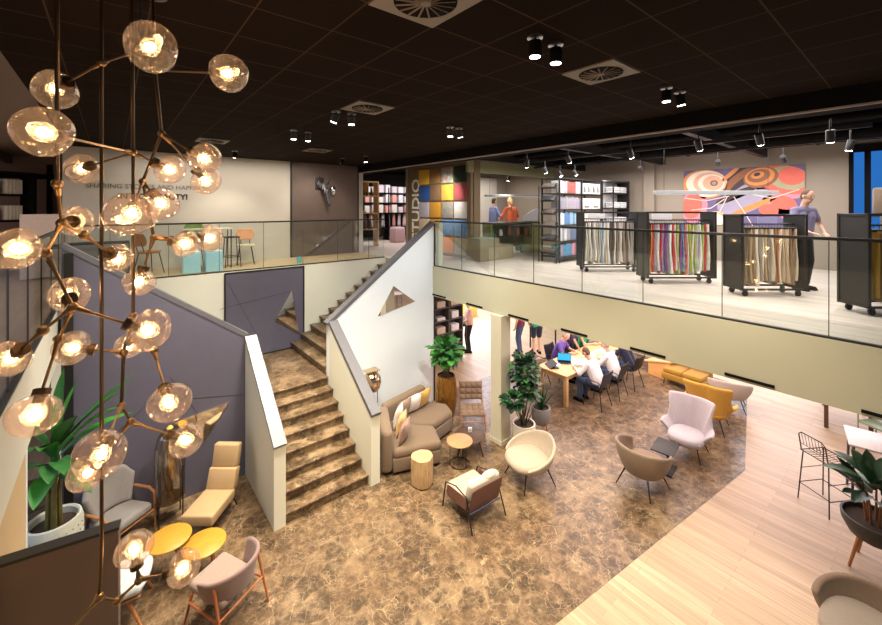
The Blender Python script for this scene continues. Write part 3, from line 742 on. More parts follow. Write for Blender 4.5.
# ---- log stool
t = thing('log_stool', 'pale tree-trunk stool in front of the fawn sofa', 'stool', (4.12, 5.52, 0)); t.scale = (.93, .93, .98)
b = B()
def bark(u, v):
    a = 2*PI*u; r = .205*(1+.035*math.sin(3*a+1)+.018*math.sin(7*a)+.008*math.sin(23*a))*(1.0 if .03 < v < .97 else .965)
    return V((r*math.cos(a), r*math.sin(a), .02+.46*v))
grid(b, bark, 56, 8, True); obj('trunk', b, wood('pale_log', (.36, .22, .10), (.60, .42, .24), 2, 5), t)
b = B(); b2 = bmesh.new(); ring = [bark(j/56, 1) for j in range(56)]
vs = [b2.verts.new((p.x*.965/.965, p.y, .478)) for p in ring]; b2.faces.new(vs); merge(b, b2)
m, nt, N, L, pb = new_mat('log_end_rings'); tc = N.new('ShaderNodeTexCoord'); wv = N.new('ShaderNodeTexWave'); wv.wave_type = 'RINGS'; wv.rings_direction = 'Z'
wv.inputs['Scale'].default_value = 14; wv.inputs['Distortion'].default_value = 2.5; L.new(tc.outputs['Object'], wv.inputs['Vector'])
cr = N.new('ShaderNodeValToRGB'); cr.color_ramp.elements[0].color = (.42, .25, .11, 1); cr.color_ramp.elements[1].color = (.64, .45, .26, 1)
L.new(wv.outputs['Fac'], cr.inputs['Fac']); L.new(cr.outputs['Color'], pb.inputs['Base Color'])
obj('end_grain', b, m, t)
b = B(); box(b, (.0, 0, .01), (.3, .3, .02), .004); obj('plinth', b, BLACK, t)

# ---- round tables
def round_table(label, loc, r, h, topm, legm, kind, name='side_table'):
    t = thing(name, label, 'table', loc)
    b = B(); lathe(b, [(0, h), (r-.012, h), (r, h-.010), (r, h-.022), (r-.02, h-.034), (0, h-.034)], 40); obj('tabletop', b, topm, t)
    if kind == 'wire':
        b = B(); tube(b, [(.75*r*math.cos(a), .75*r*math.sin(a), .008) for a in [2*PI*k/28 for k in range(28)]], .007, 6, True); obj('base_ring', b, BLACK, t)
        for k in range(3):
            a = 2*PI*k/3+.5; b = B(); cyl(b, (.75*r*math.cos(a), .75*r*math.sin(a), .008), (.75*r*math.cos(a), .75*r*math.sin(a), h-.03), .007, n=8); obj('leg', b, BLACK, t)
    else:
        for k in range(3):
            a = 2*PI*k/3+.9; b = B(); cyl(b, (.6*r*math.cos(a), .6*r*math.sin(a), h-.03), (.95*r*math.cos(a), .95*r*math.sin(a), 0), .020, .013, 10); obj('leg', b, legm, t)
    return t
round_table('light oak round side table with thin black wire base by the sofa', (4.97, 5.50, 0), .24, .44, wood('tan_oak', (.34, .19, .085), (.46, .28, .14), 0), BLACK, 'wire')
round_table('dark stained round coffee table partly under the light oak one', (5.34, 5.62, 0), .30, .36, DARKW, DARKW, 'wood')
YEL = wood('yellow_ash', (.44, .22, .015), (.56, .32, .045), 0, 7)
round_table('yellow round side table on the left of the pair', (.57, 6.20, 0), .25, .50, YEL, TEAK, 'wood')
round_table('yellow round side table on the right, lower of the pair', (.92, 5.92, 0), .25, .43, YEL, TEAK, 'wood')
t = thing('table_card', 'small white card standing on the dark coffee table', 'card', (5.40, 5.67, .36), rad(140))
b = B(); box(b, (0, 0, .045), (.075, .02, .09), .003); obj('card', b, mat('white_card', (.85, .85, .85), .5), t)
text_obj('printed_mark', 'S', .07, mat('navy_ink', (.03, .05, .16), .5), T(0, .012, .02) @ M.Rotation(PI, 4, 'Z') @ M.Rotation(rad(90), 4, 'X'), t, .001, 'CENTER', .002)
# small black table
t = thing('small_table', 'low black square side table in front of the pale wing chair', 'table', (7.75, 3.02, 0), rad(8))
b = B(); box(b, (0, 0, .40), (.52, .36, .025), .005); obj('tabletop', b, CHAR, t)
b = B(); box(b, (0, 0, .012), (.40, .30, .024), .004); obj('base_plate', b, BLACK, t)
b = B(); cyl(b, (.16, 0, .02), (.16, 0, .39), .018); obj('stem', b, BLACK, t)

# ---- tufted wooden chair
t = thing('tufted_chair', 'brown tufted lounge chair with wooden frame beside the gold planter', 'chair', (6.10, 6.34, 0), rad(142)); t.scale = (1, 1, .88)
TUFT = fabric('brown_check_wool', (.20, .13, .09))
def tufted(b, f, w, h, dz):
    def g(u, v):
        n = 4; e = abs(math.sin(PI*n*u))*abs(math.sin(PI*3*v)); return f(u, v, dz*(e**.5))
    grid(b, g, 33, 25)
b = B(); tufted(b, lambda u, v, e: V(((u-.5)*.52, .26-.50*v, .37+e)), .5, .5, .05); box(b, (0, .01, .35), (.52, .50, .05), .015); obj('seat', b, TUFT, t, 80)
b = B(); tufted(b, lambda u, v, e: V(((u-.5)*.50, -.27-.10*v+e, .46+.40*v)), .5, .4, .05); box(b, (0, -.335, .66), (.50, .05, .42), .015, rx=.24); obj('backrest', b, TUFT, t, 80)
for s in (-1, 1):
    b = B(); cyl(b, (s*.24, .24, .36), (s*.26, .27, 0), .018, .012); obj('leg', b, TEAK, t)
    b = B(); tube(b, [(s*.26, -.36, 0), (s*.25, -.27, .36), (s*.25, -.40, .88)], .016); obj('leg', b, TEAK, t)
    b = B(); cyl(b, (s*.255, .26, .18), (s*.255, -.31, .18), .010); obj('stretcher', b, TEAK, t)
b = B(); cyl(b, (-.25, .26, .20), (.25, .26, .20), .012); cyl(b, (-.25, -.30, .30), (.25, -.30, .30), .012); obj('crossbar', b, TEAK, t)

# ---- tan leather chaise
TAN = mat('tan_leather', (.42, .29, .155), .5, 0, .06, 8)
t = thing('lounge_chair', 'tan leather armless lounge chair with tall segmented back by the stairs', 'armchair', (1.18, 6.86, 0), rad(140)); t.scale = (.84, 1, .88)
b = B(); box(b, (0, .10, .34), (.54, .62, .17), .03, 3, rx=.05); obj('seat', b, TAN, t)
b = B(); box(b, (0, -.28, .54), (.52, .15, .34), .03, 3, rx=.30); obj('backrest_lower', b, TAN, t)
b = B(); box(b, (0, -.39, .88), (.48, .13, .38), .03, 3, rx=.20); obj('backrest_upper', b, TAN, t)
for s in (-1, 1):
    b = B(); tube(b, [(s*.22, .34, 0), (s*.22, .30, .22), (s*.22, -.24, .22), (s*.22, -.34, 0)], .012); obj('leg_frame', b, BLACK, t)
# ---- grey wooden armchair
LGREY = fabric('light_grey_wool', (.23, .215, .21))
t = thing('wooden_armchair', 'grey upholstered armchair with curved wooden arms beside the dotted planter', 'armchair', (.08, 7.32, 0), rad(-146)); t.scale = (.92, .92, .92)
b = B(); box(b, (0, .04, .38), (.56, .58, .13), .045, 3, rx=.10); obj('seat', b, LGREY, t)
shell_back(t, 'backrest', 58, .42, .30, lambda u: .92+.08*(1-u*u)-.10*(abs(u) > .8), lambda u: .44, LGREY, .09, .06, 1.0, 15, 9)
for s in (-1, 1):
    b = B(); tube(b, [(s*.33, .32, 0), (s*.335, .30, .40), (s*.345, .28, .57), (s*.35, .16, .62), (s*.345, -.12, .60), (s*.30, -.30, .58)], [.014, .018, .02, .022, .022, .018]); obj('arm', b, TEAK, t)
    b = B(); cyl(b, (s*.29, -.24, .56), (s*.30, -.38, 0), .018, .012); obj('leg', b, TEAK, t)
    b = B(); cyl(b, (s*.325, .30, .30), (s*.295, -.28, .26), .015); obj('side_rail', b, TEAK, t)
b = B(); cyl(b, (-.33, .30, .31), (.33, .30, .31), .015); obj('front_rail', b, TEAK, t)
# ---- rose armchair
t = thing('felt_armchair', 'dusty rose armchair with reddish wooden legs in the lower left foreground', 'armchair', (1.03, 5.18, 0), rad(28)); t.scale = (.96, .96, .98)
b = B(); box(b, (0, .06, .41), (.50, .58, .12), .05, 4, rx=.06); obj('seat', b, fabric('rose_beige_felt', (.33, .25, .215)), t)
shell_back(t, 'backrest', 98, .40, .27, lambda u: .74-.10*abs(u)**2+.02*(abs(u) > .8), lambda u: .355, PINKF, .045, .0, 1.0, 25, 7)
RED = wood('reddish_wood', (.30, .09, .03), (.45, .16, .06), 2)
for s in (-1, 1):
    b = B(); cyl(b, (s*.25, .26, .38), (s*.30, .34, 0), .018, .012); obj('leg', b, RED, t)
    b = B(); cyl(b, (s*.30, -.16, .66), (s*.32, -.34, 0), .019, .013); obj('leg', b, RED, t)
    b = B(); cyl(b, (s*.28, .26, .30), (s*.315, -.26, .28), .014); obj('side_rail', b, RED, t)
b = B(); cyl(b, (-.31, -.26, .30), (.31, -.26, .30), .014); obj('back_rail', b, RED, t)
# ---- pale blue lounge chair
t = thing('fleece_chair', 'pale blue fleece lounge chair half hidden behind the dark partition', 'armchair', (-.02, 5.98, 0), rad(-105))
b = B(); box(b, (0, .06, .40), (.56, .60, .12), .055, 4, rx=.14); ell(b, (0, .33, .44), (.27, .07, .06)); obj('seat', b, BLUEF, t)
b = B(); box(b, (0, -.34, .66), (.54, .12, .52), .055, 4, rx=.3); obj('backrest', b, BLUEF, t)
b = B(); box(b, (0, .04, .315), (.54, .62, .03), .012, 2, rx=.14); obj('seat_shell', b, WALNUT, t)
for s in (-1, 1):
    b = B(); cyl(b, (s*.22, .22, .32), (s*.26, .36, 0), .022, .014); obj('leg', b, TEAK, t)
    b = B(); cyl(b, (s*.22, -.22, .26), (s*.26, -.36, 0), .022, .014); obj('leg', b, TEAK, t)
# ---- brown armchair bottom right
t = thing('round_armchair', 'brown tweed armchair cut off by the lower right corner', 'armchair', (6.13, .36, 0), rad(80)); t.scale = (1.02, 1.02, .86)
shell_back(t, 'backrest', 105, .26, .34, lambda u: .50+.15*max(0, 1-abs(u)**2), lambda u: .44, BROWNF, .07, .0, 1.0, 25, 9, .02)
seat_pad(t, 'seat', .37, .40, .26, .19, fabric('grey_tweed', (.27, .23, .19)), .08)
legs4(t, .24, .24, .27, .06, .02, .013, DARKW)

# ---- floor lamps
t = thing('egg_lamp', 'bronze glass egg lamp standing behind the sofa by the stairs', 'lamp', (4.13, 7.26, 0))
b = B(); lathe(b, [(0, 0), (.15, 0), (.15, .012), (0, .02)], 24); obj('base', b, BLACK, t)
b = B(); cyl(b, (.12, -.02, .0), (.12, -.02, 1.38), .008); cyl(b, (.12, -.02, 1.38), (0, 0, 1.38), .008); obj('stand', b, BLACK, t)
b = B(); lathe(b, [(0, -.22), (.10, -.20), (.17, -.12), (.195, 0), (.18, .10), (.12, .17), (.05, .20), (0, .20)], 28, (0, 0, 1.16)); obj('shade', b, metal('bronze_mirror', (.62, .45, .32), .08), t)
b = B(); box(b, (0, .02, 1.385), (.30, .20, .02), .004); obj('top_plate', b, metal('gold_plate', (.7, .55, .32), .25), t)
t = thing('dome_lamp', 'tall mirrored glass dome lamp on black legs behind the yellow tables', 'lamp', (.68, 7.30, 0))
b = B(); lathe(b, [(.19, .35), (.195, .9), (.19, 1.14), (.16, 1.28), (.10, 1.37), (0, 1.40)], 32)
obj('dome', b, thin_glass('smoke_mirror_glass', (.74, .66, .56), .12), t)
b = B(); lathe(b, [(0, .34), (.2, .34), (.205, .36), (0, .36)], 32); obj('rim', b, BRONZE, t)
b = B(); cyl(b, (0, 0, .36), (0, 0, 1.22), .045); lathe(b, [(.06, .5), (.09, .8), (.05, 1.1)], 20); obj('core', b, metal('champagne_metal', (.62, .52, .38), .15), t)
for k in range(4):
    a = PI/4+k*PI/2; b = B(); cyl(b, (.21*math.cos(a), .21*math.sin(a), 0), (.21*math.cos(a), .21*math.sin(a), .85), .009, n=8); obj('leg', b, BLACK, t)
b = B(); lathe(b, [(.045, 1.40), (.02, 1.43), (0, 1.44)], 16); obj('finial', b, mat('yellow_knob', (.75, .50, .05), .4), t)

# ================================================================== PLANTS
def leaf(bm, base, d, ln, wd, droop=.5, cup=.15, n=6, mi=0, shape='oval'):
    """a folded, bent leaf blade"""
    base = V(base); d = V(d).normalized(); side = d.cross(V((0, 0, 1)))
    side = side.normalized() if side.length > .05 else V((1, 0, 0)); up = side.cross(d)
    rows = []; p = base.copy(); dd = d.copy()
    for i in range(n+1):
        t_ = i/n
        w = (math.sin(PI*min(1, t_*.96+.04))**.8 if shape == 'oval' else (1-t_)**.7*(.7+.6*t_))*wd/2
        w = max(w, .0015)
        uu = side.cross(dd).normalized()
        rows.append((bm.verts.new(p-side*w+uu*w*cup*2), bm.verts.new(p), bm.verts.new(p+side*w+uu*w*cup*2)))
        dd = (dd+V((0, 0, -1))*droop/n).normalized(); p = p+dd*ln/n
    for a, c in zip(rows, rows[1:]):
        for k in (0, 1): bm.faces.new((a[k], a[k+1], c[k+1], c[k])).material_index = mi
def bush(bm, rnd, c, r, n, ln, wd, mi2=.3, shape='oval', droop=.7):
    for _ in range(n):
        v = V((rnd.gauss(0, 1), rnd.gauss(0, 1), rnd.gauss(.25, 1))).normalized(); q = V(c)+V((v.x*r[0], v.y*r[1], v.z*r[2]))*rnd.uniform(.35, 1)
        dd = (v+V((rnd.uniform(-.6, .6), rnd.uniform(-.6, .6), rnd.uniform(-.2, .5)))); k = rnd.uniform(.7, 1.2)
        leaf(bm, q, dd, ln*k, wd*k, droop, .12, 4, 1 if rnd.random() < mi2 else 0, shape)
def pot_obj(t, prof, m, zs, rs, n=32):
    b = B(); lathe(b, prof, n); obj('pot', b, m, t)
    b = B(); lathe(b, [(0, zs), (rs, zs)], 24); obj('soil', b, SOIL, t)
rnd = random.Random(5)
# gold ribbed planter
GOLD = mat('gold_ribbed_glaze', (.42, .22, .05), .22, .85, .35, 14)
t = thing('potted_plant', 'leafy plant in a tall gold ribbed planter beside the white stair wall', 'plant', (5.89, 6.98, 0)); t.scale = (1.08, 1.08, 1)
b = B()
def ribs(u, v):
    z = v*.92; r = (.135+.085*math.sin(PI*(.12+.70*v)))*(1+.035*math.cos(18*2*PI*u)); return V((r*math.cos(2*PI*u), r*math.sin(2*PI*u), z))
grid(b, ribs, 108, 16, True); bb = bmesh.new(); lathe(bb, [(0, .002), (.165, .002)], 24); merge(b, bb); obj('pot', b, GOLD, t)
b = B(); lathe(b, [(0, .88), (.172, .88)], 24); obj('soil', b, SOIL, t)
b = B()
for k in range(7):
    a = k*.9; tube(b, [(.03*math.cos(a), .03*math.sin(a), .86), (.09*math.cos(a), .09*math.sin(a), 1.15), (.22*math.cos(a), .22*math.sin(a), 1.45)], [.014, .011, .006], 6)
obj('stem', b, STEM, t)
b = B(); bush(b, rnd, (0, 0, 1.42), (.30, .30, .27), 120, .22, .17, .4, 'oval', .8); obj('foliage', b, [LEAF, LEAFB], t, 60, False)
# white bowl tree
t = thing('potted_plant', 'bushy green tree in a white round pot in front of the column', 'plant', (6.33, 5.10, 0)); t.scale = (1.1, 1.1, 1)
pot_obj(t, [(0, 0), (.13, 0), (.19, .12), (.215, .30), (.205, .46), (.18, .46), (.18, .42)], mat('white_ceramic', (.72, .68, .60), .4), .42, .18)
b = B()
for k, (x, y, z) in enumerate([(.0, .0, 1.5), (-.18, .14, 1.05), (.10, -.06, 1.25), (.05, .10, 1.62)]):
    tube(b, [(.02*k-.03, .02, .40), (x*.5, y*.5, .42+(z-.42)*.55), (x, y, z)], [.018, .014, .007], 7)
obj('stem', b, STEM, t)
b = B(); bush(b, rnd, (.02, .02, 1.45), (.25, .25, .32), 300, .13, .095, .3); bush(b, rnd, (-.28, .0, .98), (.18, .16, .14), 80, .13, .095, .3); bush(b, rnd, (.08, -.08, 1.12), (.2, .2, .2), 60, .13, .095, .3)
for k in range(9):
    a = k*.7; leaf(b, (.05*math.cos(a), .05*math.sin(a), .42), (math.cos(a)*.35, math.sin(a)*.35, 1), .42, .04, .35, .2, 6, 0, 'blade')
obj('foliage', b, [LEAFD, LEAF], t, 60, False)
# grey pot on stand
t = thing('potted_plant', 'spiky agave in a grey pot on a wooden stand right of the white pot', 'plant', (7.02, 5.20, 0))
pot_obj(t, [(0, .20), (.15, .20), (.19, .26), (.20, .50), (.185, .52), (.165, .52), (.165, .47)], mat('grey_concrete', (.24, .23, .23), .8, 0, .15, 20), .47, .166)
for k in range(3):
    a = 2*PI*k/3+.3; b = B(); cyl(b, (.15*math.cos(a), .15*math.sin(a), .34), (.19*math.cos(a), .19*math.sin(a), 0), .016, .012); obj('leg', b, TEAK, t)
b = B(); cyl(b, (0, 0, .175), (0, 0, .2), .15, n=20); obj('stand_ring', b, TEAK, t)
b = B()
for k in range(30):
    a = k*2.4; s = .12+.55*k/30; leaf(b, (.03*math.cos(a), .03*math.sin(a), .47), (math.cos(a)*s, math.sin(a)*s, 1-.35*k/30), rnd.uniform(.34, .50), .045, .12, .25, 5, k % 2, 'blade')
obj('foliage', b, [LEAFD, LEAF], t, 60, False)
# dotted planter with tall plant on the left
t = thing('potted_plant', 'tall banana-leaf plant in a white dotted planter at far left', 'plant', (-.57, 7.05, 0)); t.scale = (.92, .92, 1.0)
WDOT = mat('white_plaster', (.50, .52, .45), .6)
b = B(); lathe(b, [(0, 0), (.24, 0), (.29, .2), (.315, .5), (.31, .72), (.29, .79), (.27, .80), (.25, .78), (.25, .70)], 40)
obj('pot', b, WDOT, t)
b = B()
for j in range(8):
    z = .12+.082*j; r = .262+.055*math.sin(PI*min(1, z/.95)*.55)+.004
    for k in range(26):
        a = 2*PI*(k+.5*(j % 2))/26; ell(b, (r*math.cos(a)*1.0, r*math.sin(a), z), (.008, .008, .008), 6)
o = obj('raised_dots', b, mat('dark_dot', (.22, .21, .18), .6), t); o['kind'] = 'stuff'
b = B(); lathe(b, [(0, .70), (.25, .70)], 24); obj('soil', b, SOIL, t)
b = B()
for k in range(4):
    a = k*1.6; tube(b, [(.06*math.cos(a), .06*math.sin(a), .68), (.05*math.cos(a), .05*math.sin(a), 1.1), (.10*math.cos(a+.3), .10*math.sin(a+.3), 1.5)], [.035, .03, .018], 8)
obj('stem', b, mat('green_brown_stem', (.14, .12, .03), .6, 0, .4, 14), t)
b = B()
# a few big upright blades, leaning mostly into the room
for dx, dy, dz, ln, wd, dr, mi in [(-.2, -.75, .25, .5, .22, 1.1, 1), (.6, -.5, .1, .5, .2, 1.1, 0), (.35, -.1, 1.4, .7, .16, .4, 1), (-.45, -.4, .5, .55, .2, 1, 1), (.2, -.8, .6, .55, .2, 1, 0), (.75, .0, 1.0, 1.05, .17, .55, 0), (.55, -.3, .85, .85, .20, .75, 1), (.9, .05, .75, .80, .19, .7, 1), (.25, -.5, 1.0, .75, .20, .8, 0), (-.2, -.5, .8, .6, .22, 1.0, 0),
                                  (.0, -.6, .5, .55, .22, 1.2, 0), (.1, .1, 1.2, .85, .17, .3, 1), (-.5, .1, 1, .7, .2, .8, 0), (.45, -.55, .35, .55, .2, 1.0, 0), (-.1, -.7, .9, .6, .2, .9, 1), (.8, -.25, 1.1, .95, .15, .6, 0)]:
    leaf(b, (.06*dx, .06*dy, 1.30+.35*dz), (dx, dy, dz), ln*1.1, wd*1.1, dr, .18, 10, mi)
    tube(b, [(0, 0, .9), (.06*dx, .06*dy, 1.30+.35*dz)], .012, 6)
obj('foliage', b, [LEAF, LEAFB], t, 60, False)
# tripod planter on the right
t = thing('potted_plant', 'dark green plant in a black bowl on a wooden tripod at the right edge', 'plant', (7.72, .43, 0)); t.scale = (1, 1, .93)
pot_obj(t, [(0, .40), (.16, .41), (.26, .48), (.325, .62), (.335, .72), (.31, .72), (.305, .66)], mat('black_bowl', (.03, .03, .028), .5), .66, .306, 36)
for k in range(4):
    a = rad(128+90*k); b = B(); cyl(b, (.17*math.cos(a), .17*math.sin(a), .47), (.29*math.cos(a), .29*math.sin(a), 0), .024, .017); obj('leg', b, TEAK, t)
b = B()
for k in range(7):
    a = k*.9; tube(b, [(.08*math.cos(a), .08*math.sin(a), .64), (.11*math.cos(a), .11*math.sin(a), .95), (.17*math.cos(a), .17*math.sin(a), 1.15)], [.016, .013, .010], 6)
obj('stem', b, mat('red_brown_stem', (.22, .10, .04), .6, 0, .3, 20), t)
b = B()
for k in range(26):
    a = k*2.4+.3; s = .45+.9*(k/26); z = 1.12+.14*math.sin(k*1.7)
    leaf(b, (.12*math.cos(a), .12*math.sin(a), z), (math.cos(a)*s, math.sin(a)*s, 1.1-.75*k/26), .46-.1*(k % 3)*.5, .17, .55, .2, 7, k % 2)
obj('foliage', b, [LEAFD, mat('deep_leaf', (.02, .075, .03), .35, 0, .4, 9)], t, 60, False)

# ================================================================== PEOPLE
SKIN = mat('skin', (.62, .36, .25), .5, 0, .06, 12); SKIN2 = mat('skin_tan', (.50, .28, .19), .5, 0, .06, 12)
def capsule(bm, p, q, r0, r1, n=10):
    p, q = V(p), V(q); cyl(bm, p, q, r0, r1, n) if (q-p).length > 1e-4 else None
    ell(bm, p, (r0,)*3, n); ell(bm, q, (r1,)*3, n)
def grown(name, bm, m, parent, vox):
    o = obj(name, bm, m, parent, 180)
    r = o.modifiers.new('surface', 'REMESH'); r.mode = 'VOXEL'; r.voxel_size = vox; r.use_smooth_shade = True
    s = o.modifiers.new('relax', 'SMOOTH'); s.factor = .5; s.iterations = 3
    return o
def limb3(a, c, bend, l1, l2):
    """middle joint between a and c for two segment lengths, bending towards bend"""
    a, c = V(a), V(c); d = c-a; L = min(d.length, (l1+l2)*.999); d = d.normalized()
    x = (l1*l1-l2*l2+L*L)/(2*L); h = math.sqrt(max(0, l1*l1-x*x)); bd = V(bend); bd = (bd-d*bd.dot(d)).normalized()
    return a+d*x+bd*h, a+d*L
def person(label, loc, rz, shirt, trousers, hair, seated=True, lean=.35, hands=((-.12, .50, .78), (.14, .50, .78)), sleeves='short', shorts=False,
           skin=None, shoes=BLACKM, head=(0, .35), longhair=False, vox=.011, height=1., group=None, bald=False, feet=None, turn=0.):
    skin = skin or SKIN
    t = thing('person', label, 'person', loc, rz, group); t.scale = (height,)*3
    hip = V((0, 0, .55 if seated else .93))
    up = V((0, math.sin(lean), math.cos(lean))); fw = V((0, math.cos(lean), -math.sin(lean)))
    ch = hip+up*.36; nk = hip+up*.53
    hd = nk+V((head[0]*.1, math.sin(lean*.6+head[1])*.14, math.cos(lean*.6+head[1])*.14))+up*.03
    hq = M.Rotation(turn, 3, 'Z') @ M.Rotation(-(lean*.5+head[1]), 3, 'X')
    def H(x, y, z): return hd+hq @ V((x, y, z))
    S = {s: ch+up*.10+V((s*.185, 0, 0)) for s in (-1, 1)}
    W = {}; E = {}
    for s, h in zip((-1, 1), hands):
        E[s], W[s] = limb3(S[s], h, (s*.8, -.3, -.7), .29, .26)
    HP = {s: hip+V((s*.095, 0, 0)) for s in (-1, 1)}; K = {}; A = {}
    for s in (-1, 1):
        if seated: K[s] = V((s*.13, .43, .53)); A[s] = V((s*.13, .40, .09))
        else:
            f = (feet or ((-.10, .0), (.10, .03)))[0 if s < 0 else 1]
            A[s] = V((f[0], f[1], .085)); K[s], A[s] = limb3(HP[s], A[s], (0, 1, 0), .425, .43)
    b = B()
    for s in (-1, 1):
        capsule(b, hip+V((s*.075, 0, 0)), ch+V((s*.085, 0, 0)), .105, .105); capsule(b, HP[s], K[s], .082, .055); capsule(b, K[s], A[s], .054, .036)
        capsule(b, A[s]+V((0, -.02, -.04)), A[s]+V((0, .15, -.055)), .034, .026)
        capsule(b, S[s], E[s], .048, .038); capsule(b, E[s], W[s], .037, .026); capsule(b, ch+up*.1, S[s], .07, .055)
        # hand: palm, four fingers, thumb
        d = (W[s]-E[s]).normalized(); d = V((d.x, d.y, d.z*.4)).normalized(); sd = d.cross(V((0, 0, 1))).normalized(); dn = sd.cross(d)
        for o in (-.022, 0, .022): capsule(b, W[s], W[s]+d*.075+sd*o, .016, .014, 8)
        for k, (o, l) in enumerate(((-.03, .060), (-.010, .078), (.011, .072), (.031, .052))):
            p0 = W[s]+d*.080+sd*o; p1 = p0+d*l*.5; p2 = p1+(d*.7-V((0, 0, 1))*.7).normalized()*l*.5
            capsule(b, p0, p1, .0095, .009, 6); capsule(b, p1, p2, .009, .008, 6)
        th = W[s]+d*.025-sd*s*.022; capsule(b, th, th+(d*.7-sd*s*.7)*.055, .012, .010, 6)
    capsule(b, ch+up*.1, nk, .075, .058); capsule(b, nk, hd, .056, .055)
    ell(b, H(0, -.005, .04), (.076, .094, .098), 16, hq); ell(b, H(0, .035, -.045), (.055, .055, .060), 12, hq)
    capsule(b, H(0, .085, .035), H(0, .105, .0), .012, .016, 8)                     # nose
    ell(b, H(0, .078, -.045), (.026, .012, .010), 8, hq)                            # mouth
    for s in (-1, 1): ell(b, H(s*.080, -.005, .01), (.012, .024, .034), 8, hq)      # ears
    grown('body', b, skin, t, vox)
    for s in (-1, 1):
        b = B(); ell(b, H(s*.032, .083, .035), (.011, .007, .008), 8, hq); obj('eye', b, BLACK, t)
    b = B()                                                                         # shirt
    for s in (-1, 1):
        capsule(b, hip+V((s*.078, 0, .0 if seated else .0)), ch+V((s*.088, 0, 0)), .122, .120); capsule(b, ch+up*.1, S[s], .082, .068)
        m_ = S[s].lerp(E[s], .62); capsule(b, S[s], m_ if sleeves == 'short' else E[s], .063, .056 if sleeves == 'short' else .050)
        if sleeves == 'long': capsule(b, E[s], E[s].lerp(W[s], .92), .049, .036)
    capsule(b, ch+up*.1, nk-up*.03, .085, .068)
    grown('shirt', b, shirt, t, vox*1.15)
    b = B()
    for s in (-1, 1):
        capsule(b, hip+V((s*.07, 0, -.02)), HP[s], .118, .108); e = HP[s].lerp(K[s], .85)
        capsule(b, HP[s], e if shorts else K[s], .105, .085 if shorts else .072)
        if not shorts: capsule(b, K[s], K[s].lerp(A[s], .95), .070, .055)
    grown('trousers', b, trousers, t, vox*1.15)
    for s in (-1, 1):
        b = B(); capsule(b, A[s]+V((0, -.03, -.045)), A[s]+V((0, .15, -.05)), .042, .036, 10); box(b, (A[s].x, A[s].y+.05, A[s].z-.075), (.085, .27, .018), .006); grown('shoe', b, shoes, t, vox)
    b = B(); k = .86 if bald else 1.
    ell(b, H(0, -.022, .055), (.083*k, .090*k, .092*k), 16, hq)
    if longhair: ell(b, H(0, -.055, .0), (.080, .062, .11), 14, hq); ell(b, H(0, -.06, -.06), (.07, .045, .08), 12, hq)
    else: ell(b, H(0, -.05, .0), (.074, .055, .07), 12, hq)
    grown('hair', b, hair, t, vox)
    return t
JEANS = fabric('blue_denim', (.05, .08, .16)); DJEANS = fabric('dark_denim', (.025, .03, .055)); BLKF = fabric('black_cloth', (.015, .014, .016))
PURPLE = fabric('violet_jersey', (.13, .075, .36)); DPURP = fabric('dark_plum_jersey', (.055, .03, .09)); GREEN = fabric('green_cotton', (.02, .30, .10))
WSHIRT = fabric('white_cotton', (.74, .72, .74), .04); NAVY = fabric('navy_jersey', (.018, .020, .045)); MAROON = fabric('maroon_cotton', (.16, .02, .05)); TEALF = fabric('sea_green_cotton', (.04, .34, .20))
BRHAIR = mat('brown_hair', (.13, .065, .035), .7, 0, .3, 40); DHAIR = mat('dark_hair', (.03, .02, .015), .7, 0, .3, 40); GHAIR = mat('grey_hair', (.32, .26, .22), .7, 0, .3, 40); BLOND = mat('blond_hair', (.45, .28, .12), .7, 0, .3, 40)

# ---- work table and its people
TX0, TX1, TY0, TY1 = 8.28, 11.1, 5.40, 6.26
t = thing('work_table', 'long oak table where people sit with papers and laptops under the gallery', 'table', ((TX0+TX1)/2, (TY0+TY1)/2, 0))
lx, ly = (TX1-TX0)/2, (TY1-TY0)/2
b = B(); box(b, (0, 0, .73), (2*lx, 2*ly, .04), .006, 2); obj('tabletop', b, OAKX, t)
b = B()
for s in (-1, 1): box(b, (0, s*(ly-.07), .66), (2*lx-.2, .025, .10)); box(b, (s*(lx-.07), 0, .66), (.025, 2*ly-.2, .10))
obj('apron', b, OAK, t)
for x in (-1, 1):
    for y in (-1, 1): b = B(); prism(b, [(-.045, -.045), (.045, -.045), (.045, .045), (-.045, .045)], 0, .71, .008, 2, M.Translation((x*(lx-.06), y*(ly-.06), 0))); obj('leg', b, OAK, t)
def shell_chair(loc, rz, label, seatm=BLACK):
    t = thing('meeting_chair', label, 'chair', loc, rz, 'black chairs around the work table')
    b = B(); grid(b, lambda u, v: V(((u-.5)*.46, .22-.40*min(1, v/.55)-.10*max(0, (v-.55)/.45), .455+.03*(2*u-1)**2-.015*math.sin(PI*min(1, v/.55))+.40*max(0, (v-.50)/.5)**1.1)), 11, 17); soft(obj('seat_shell', b, seatm, t, 80), .018)
    for x in (-1, 1):
        for y in (-1, 1): b = B(); cyl(b, (x*.15, y*.14, .44), (x*.24, y*.24, 0), .011, .010, 8); obj('leg', b, BLACK, t)
    for s in (-1, 1): b = B(); tube(b, [(s*.16, .16, .44), (s*.27, .14, .66), (s*.27, -.14, .67), (s*.20, -.20, .60)], .010, 6); obj('armrest', b, BLACK, t)
    return t
seats = [(8.98, 5.02, 0, 'black chair under the nearest white-shirted person at the oak table'), (9.80, 5.02, .05, 'black chair under the second white-shirted person at the oak table'), (10.62, 5.00, -.05, 'black chair under the person in navy at the oak table'),
         (9.60, 6.58, PI, 'black chair under the person in violet at the oak table'), (10.9, 6.58, PI, 'black chair under the person in green at the oak table'), (8.75, 6.56, PI+.2, 'empty black chair tucked at the far left corner of the oak table')]
for x, y, a, lb in seats: shell_chair((x, y, 0), a, lb)
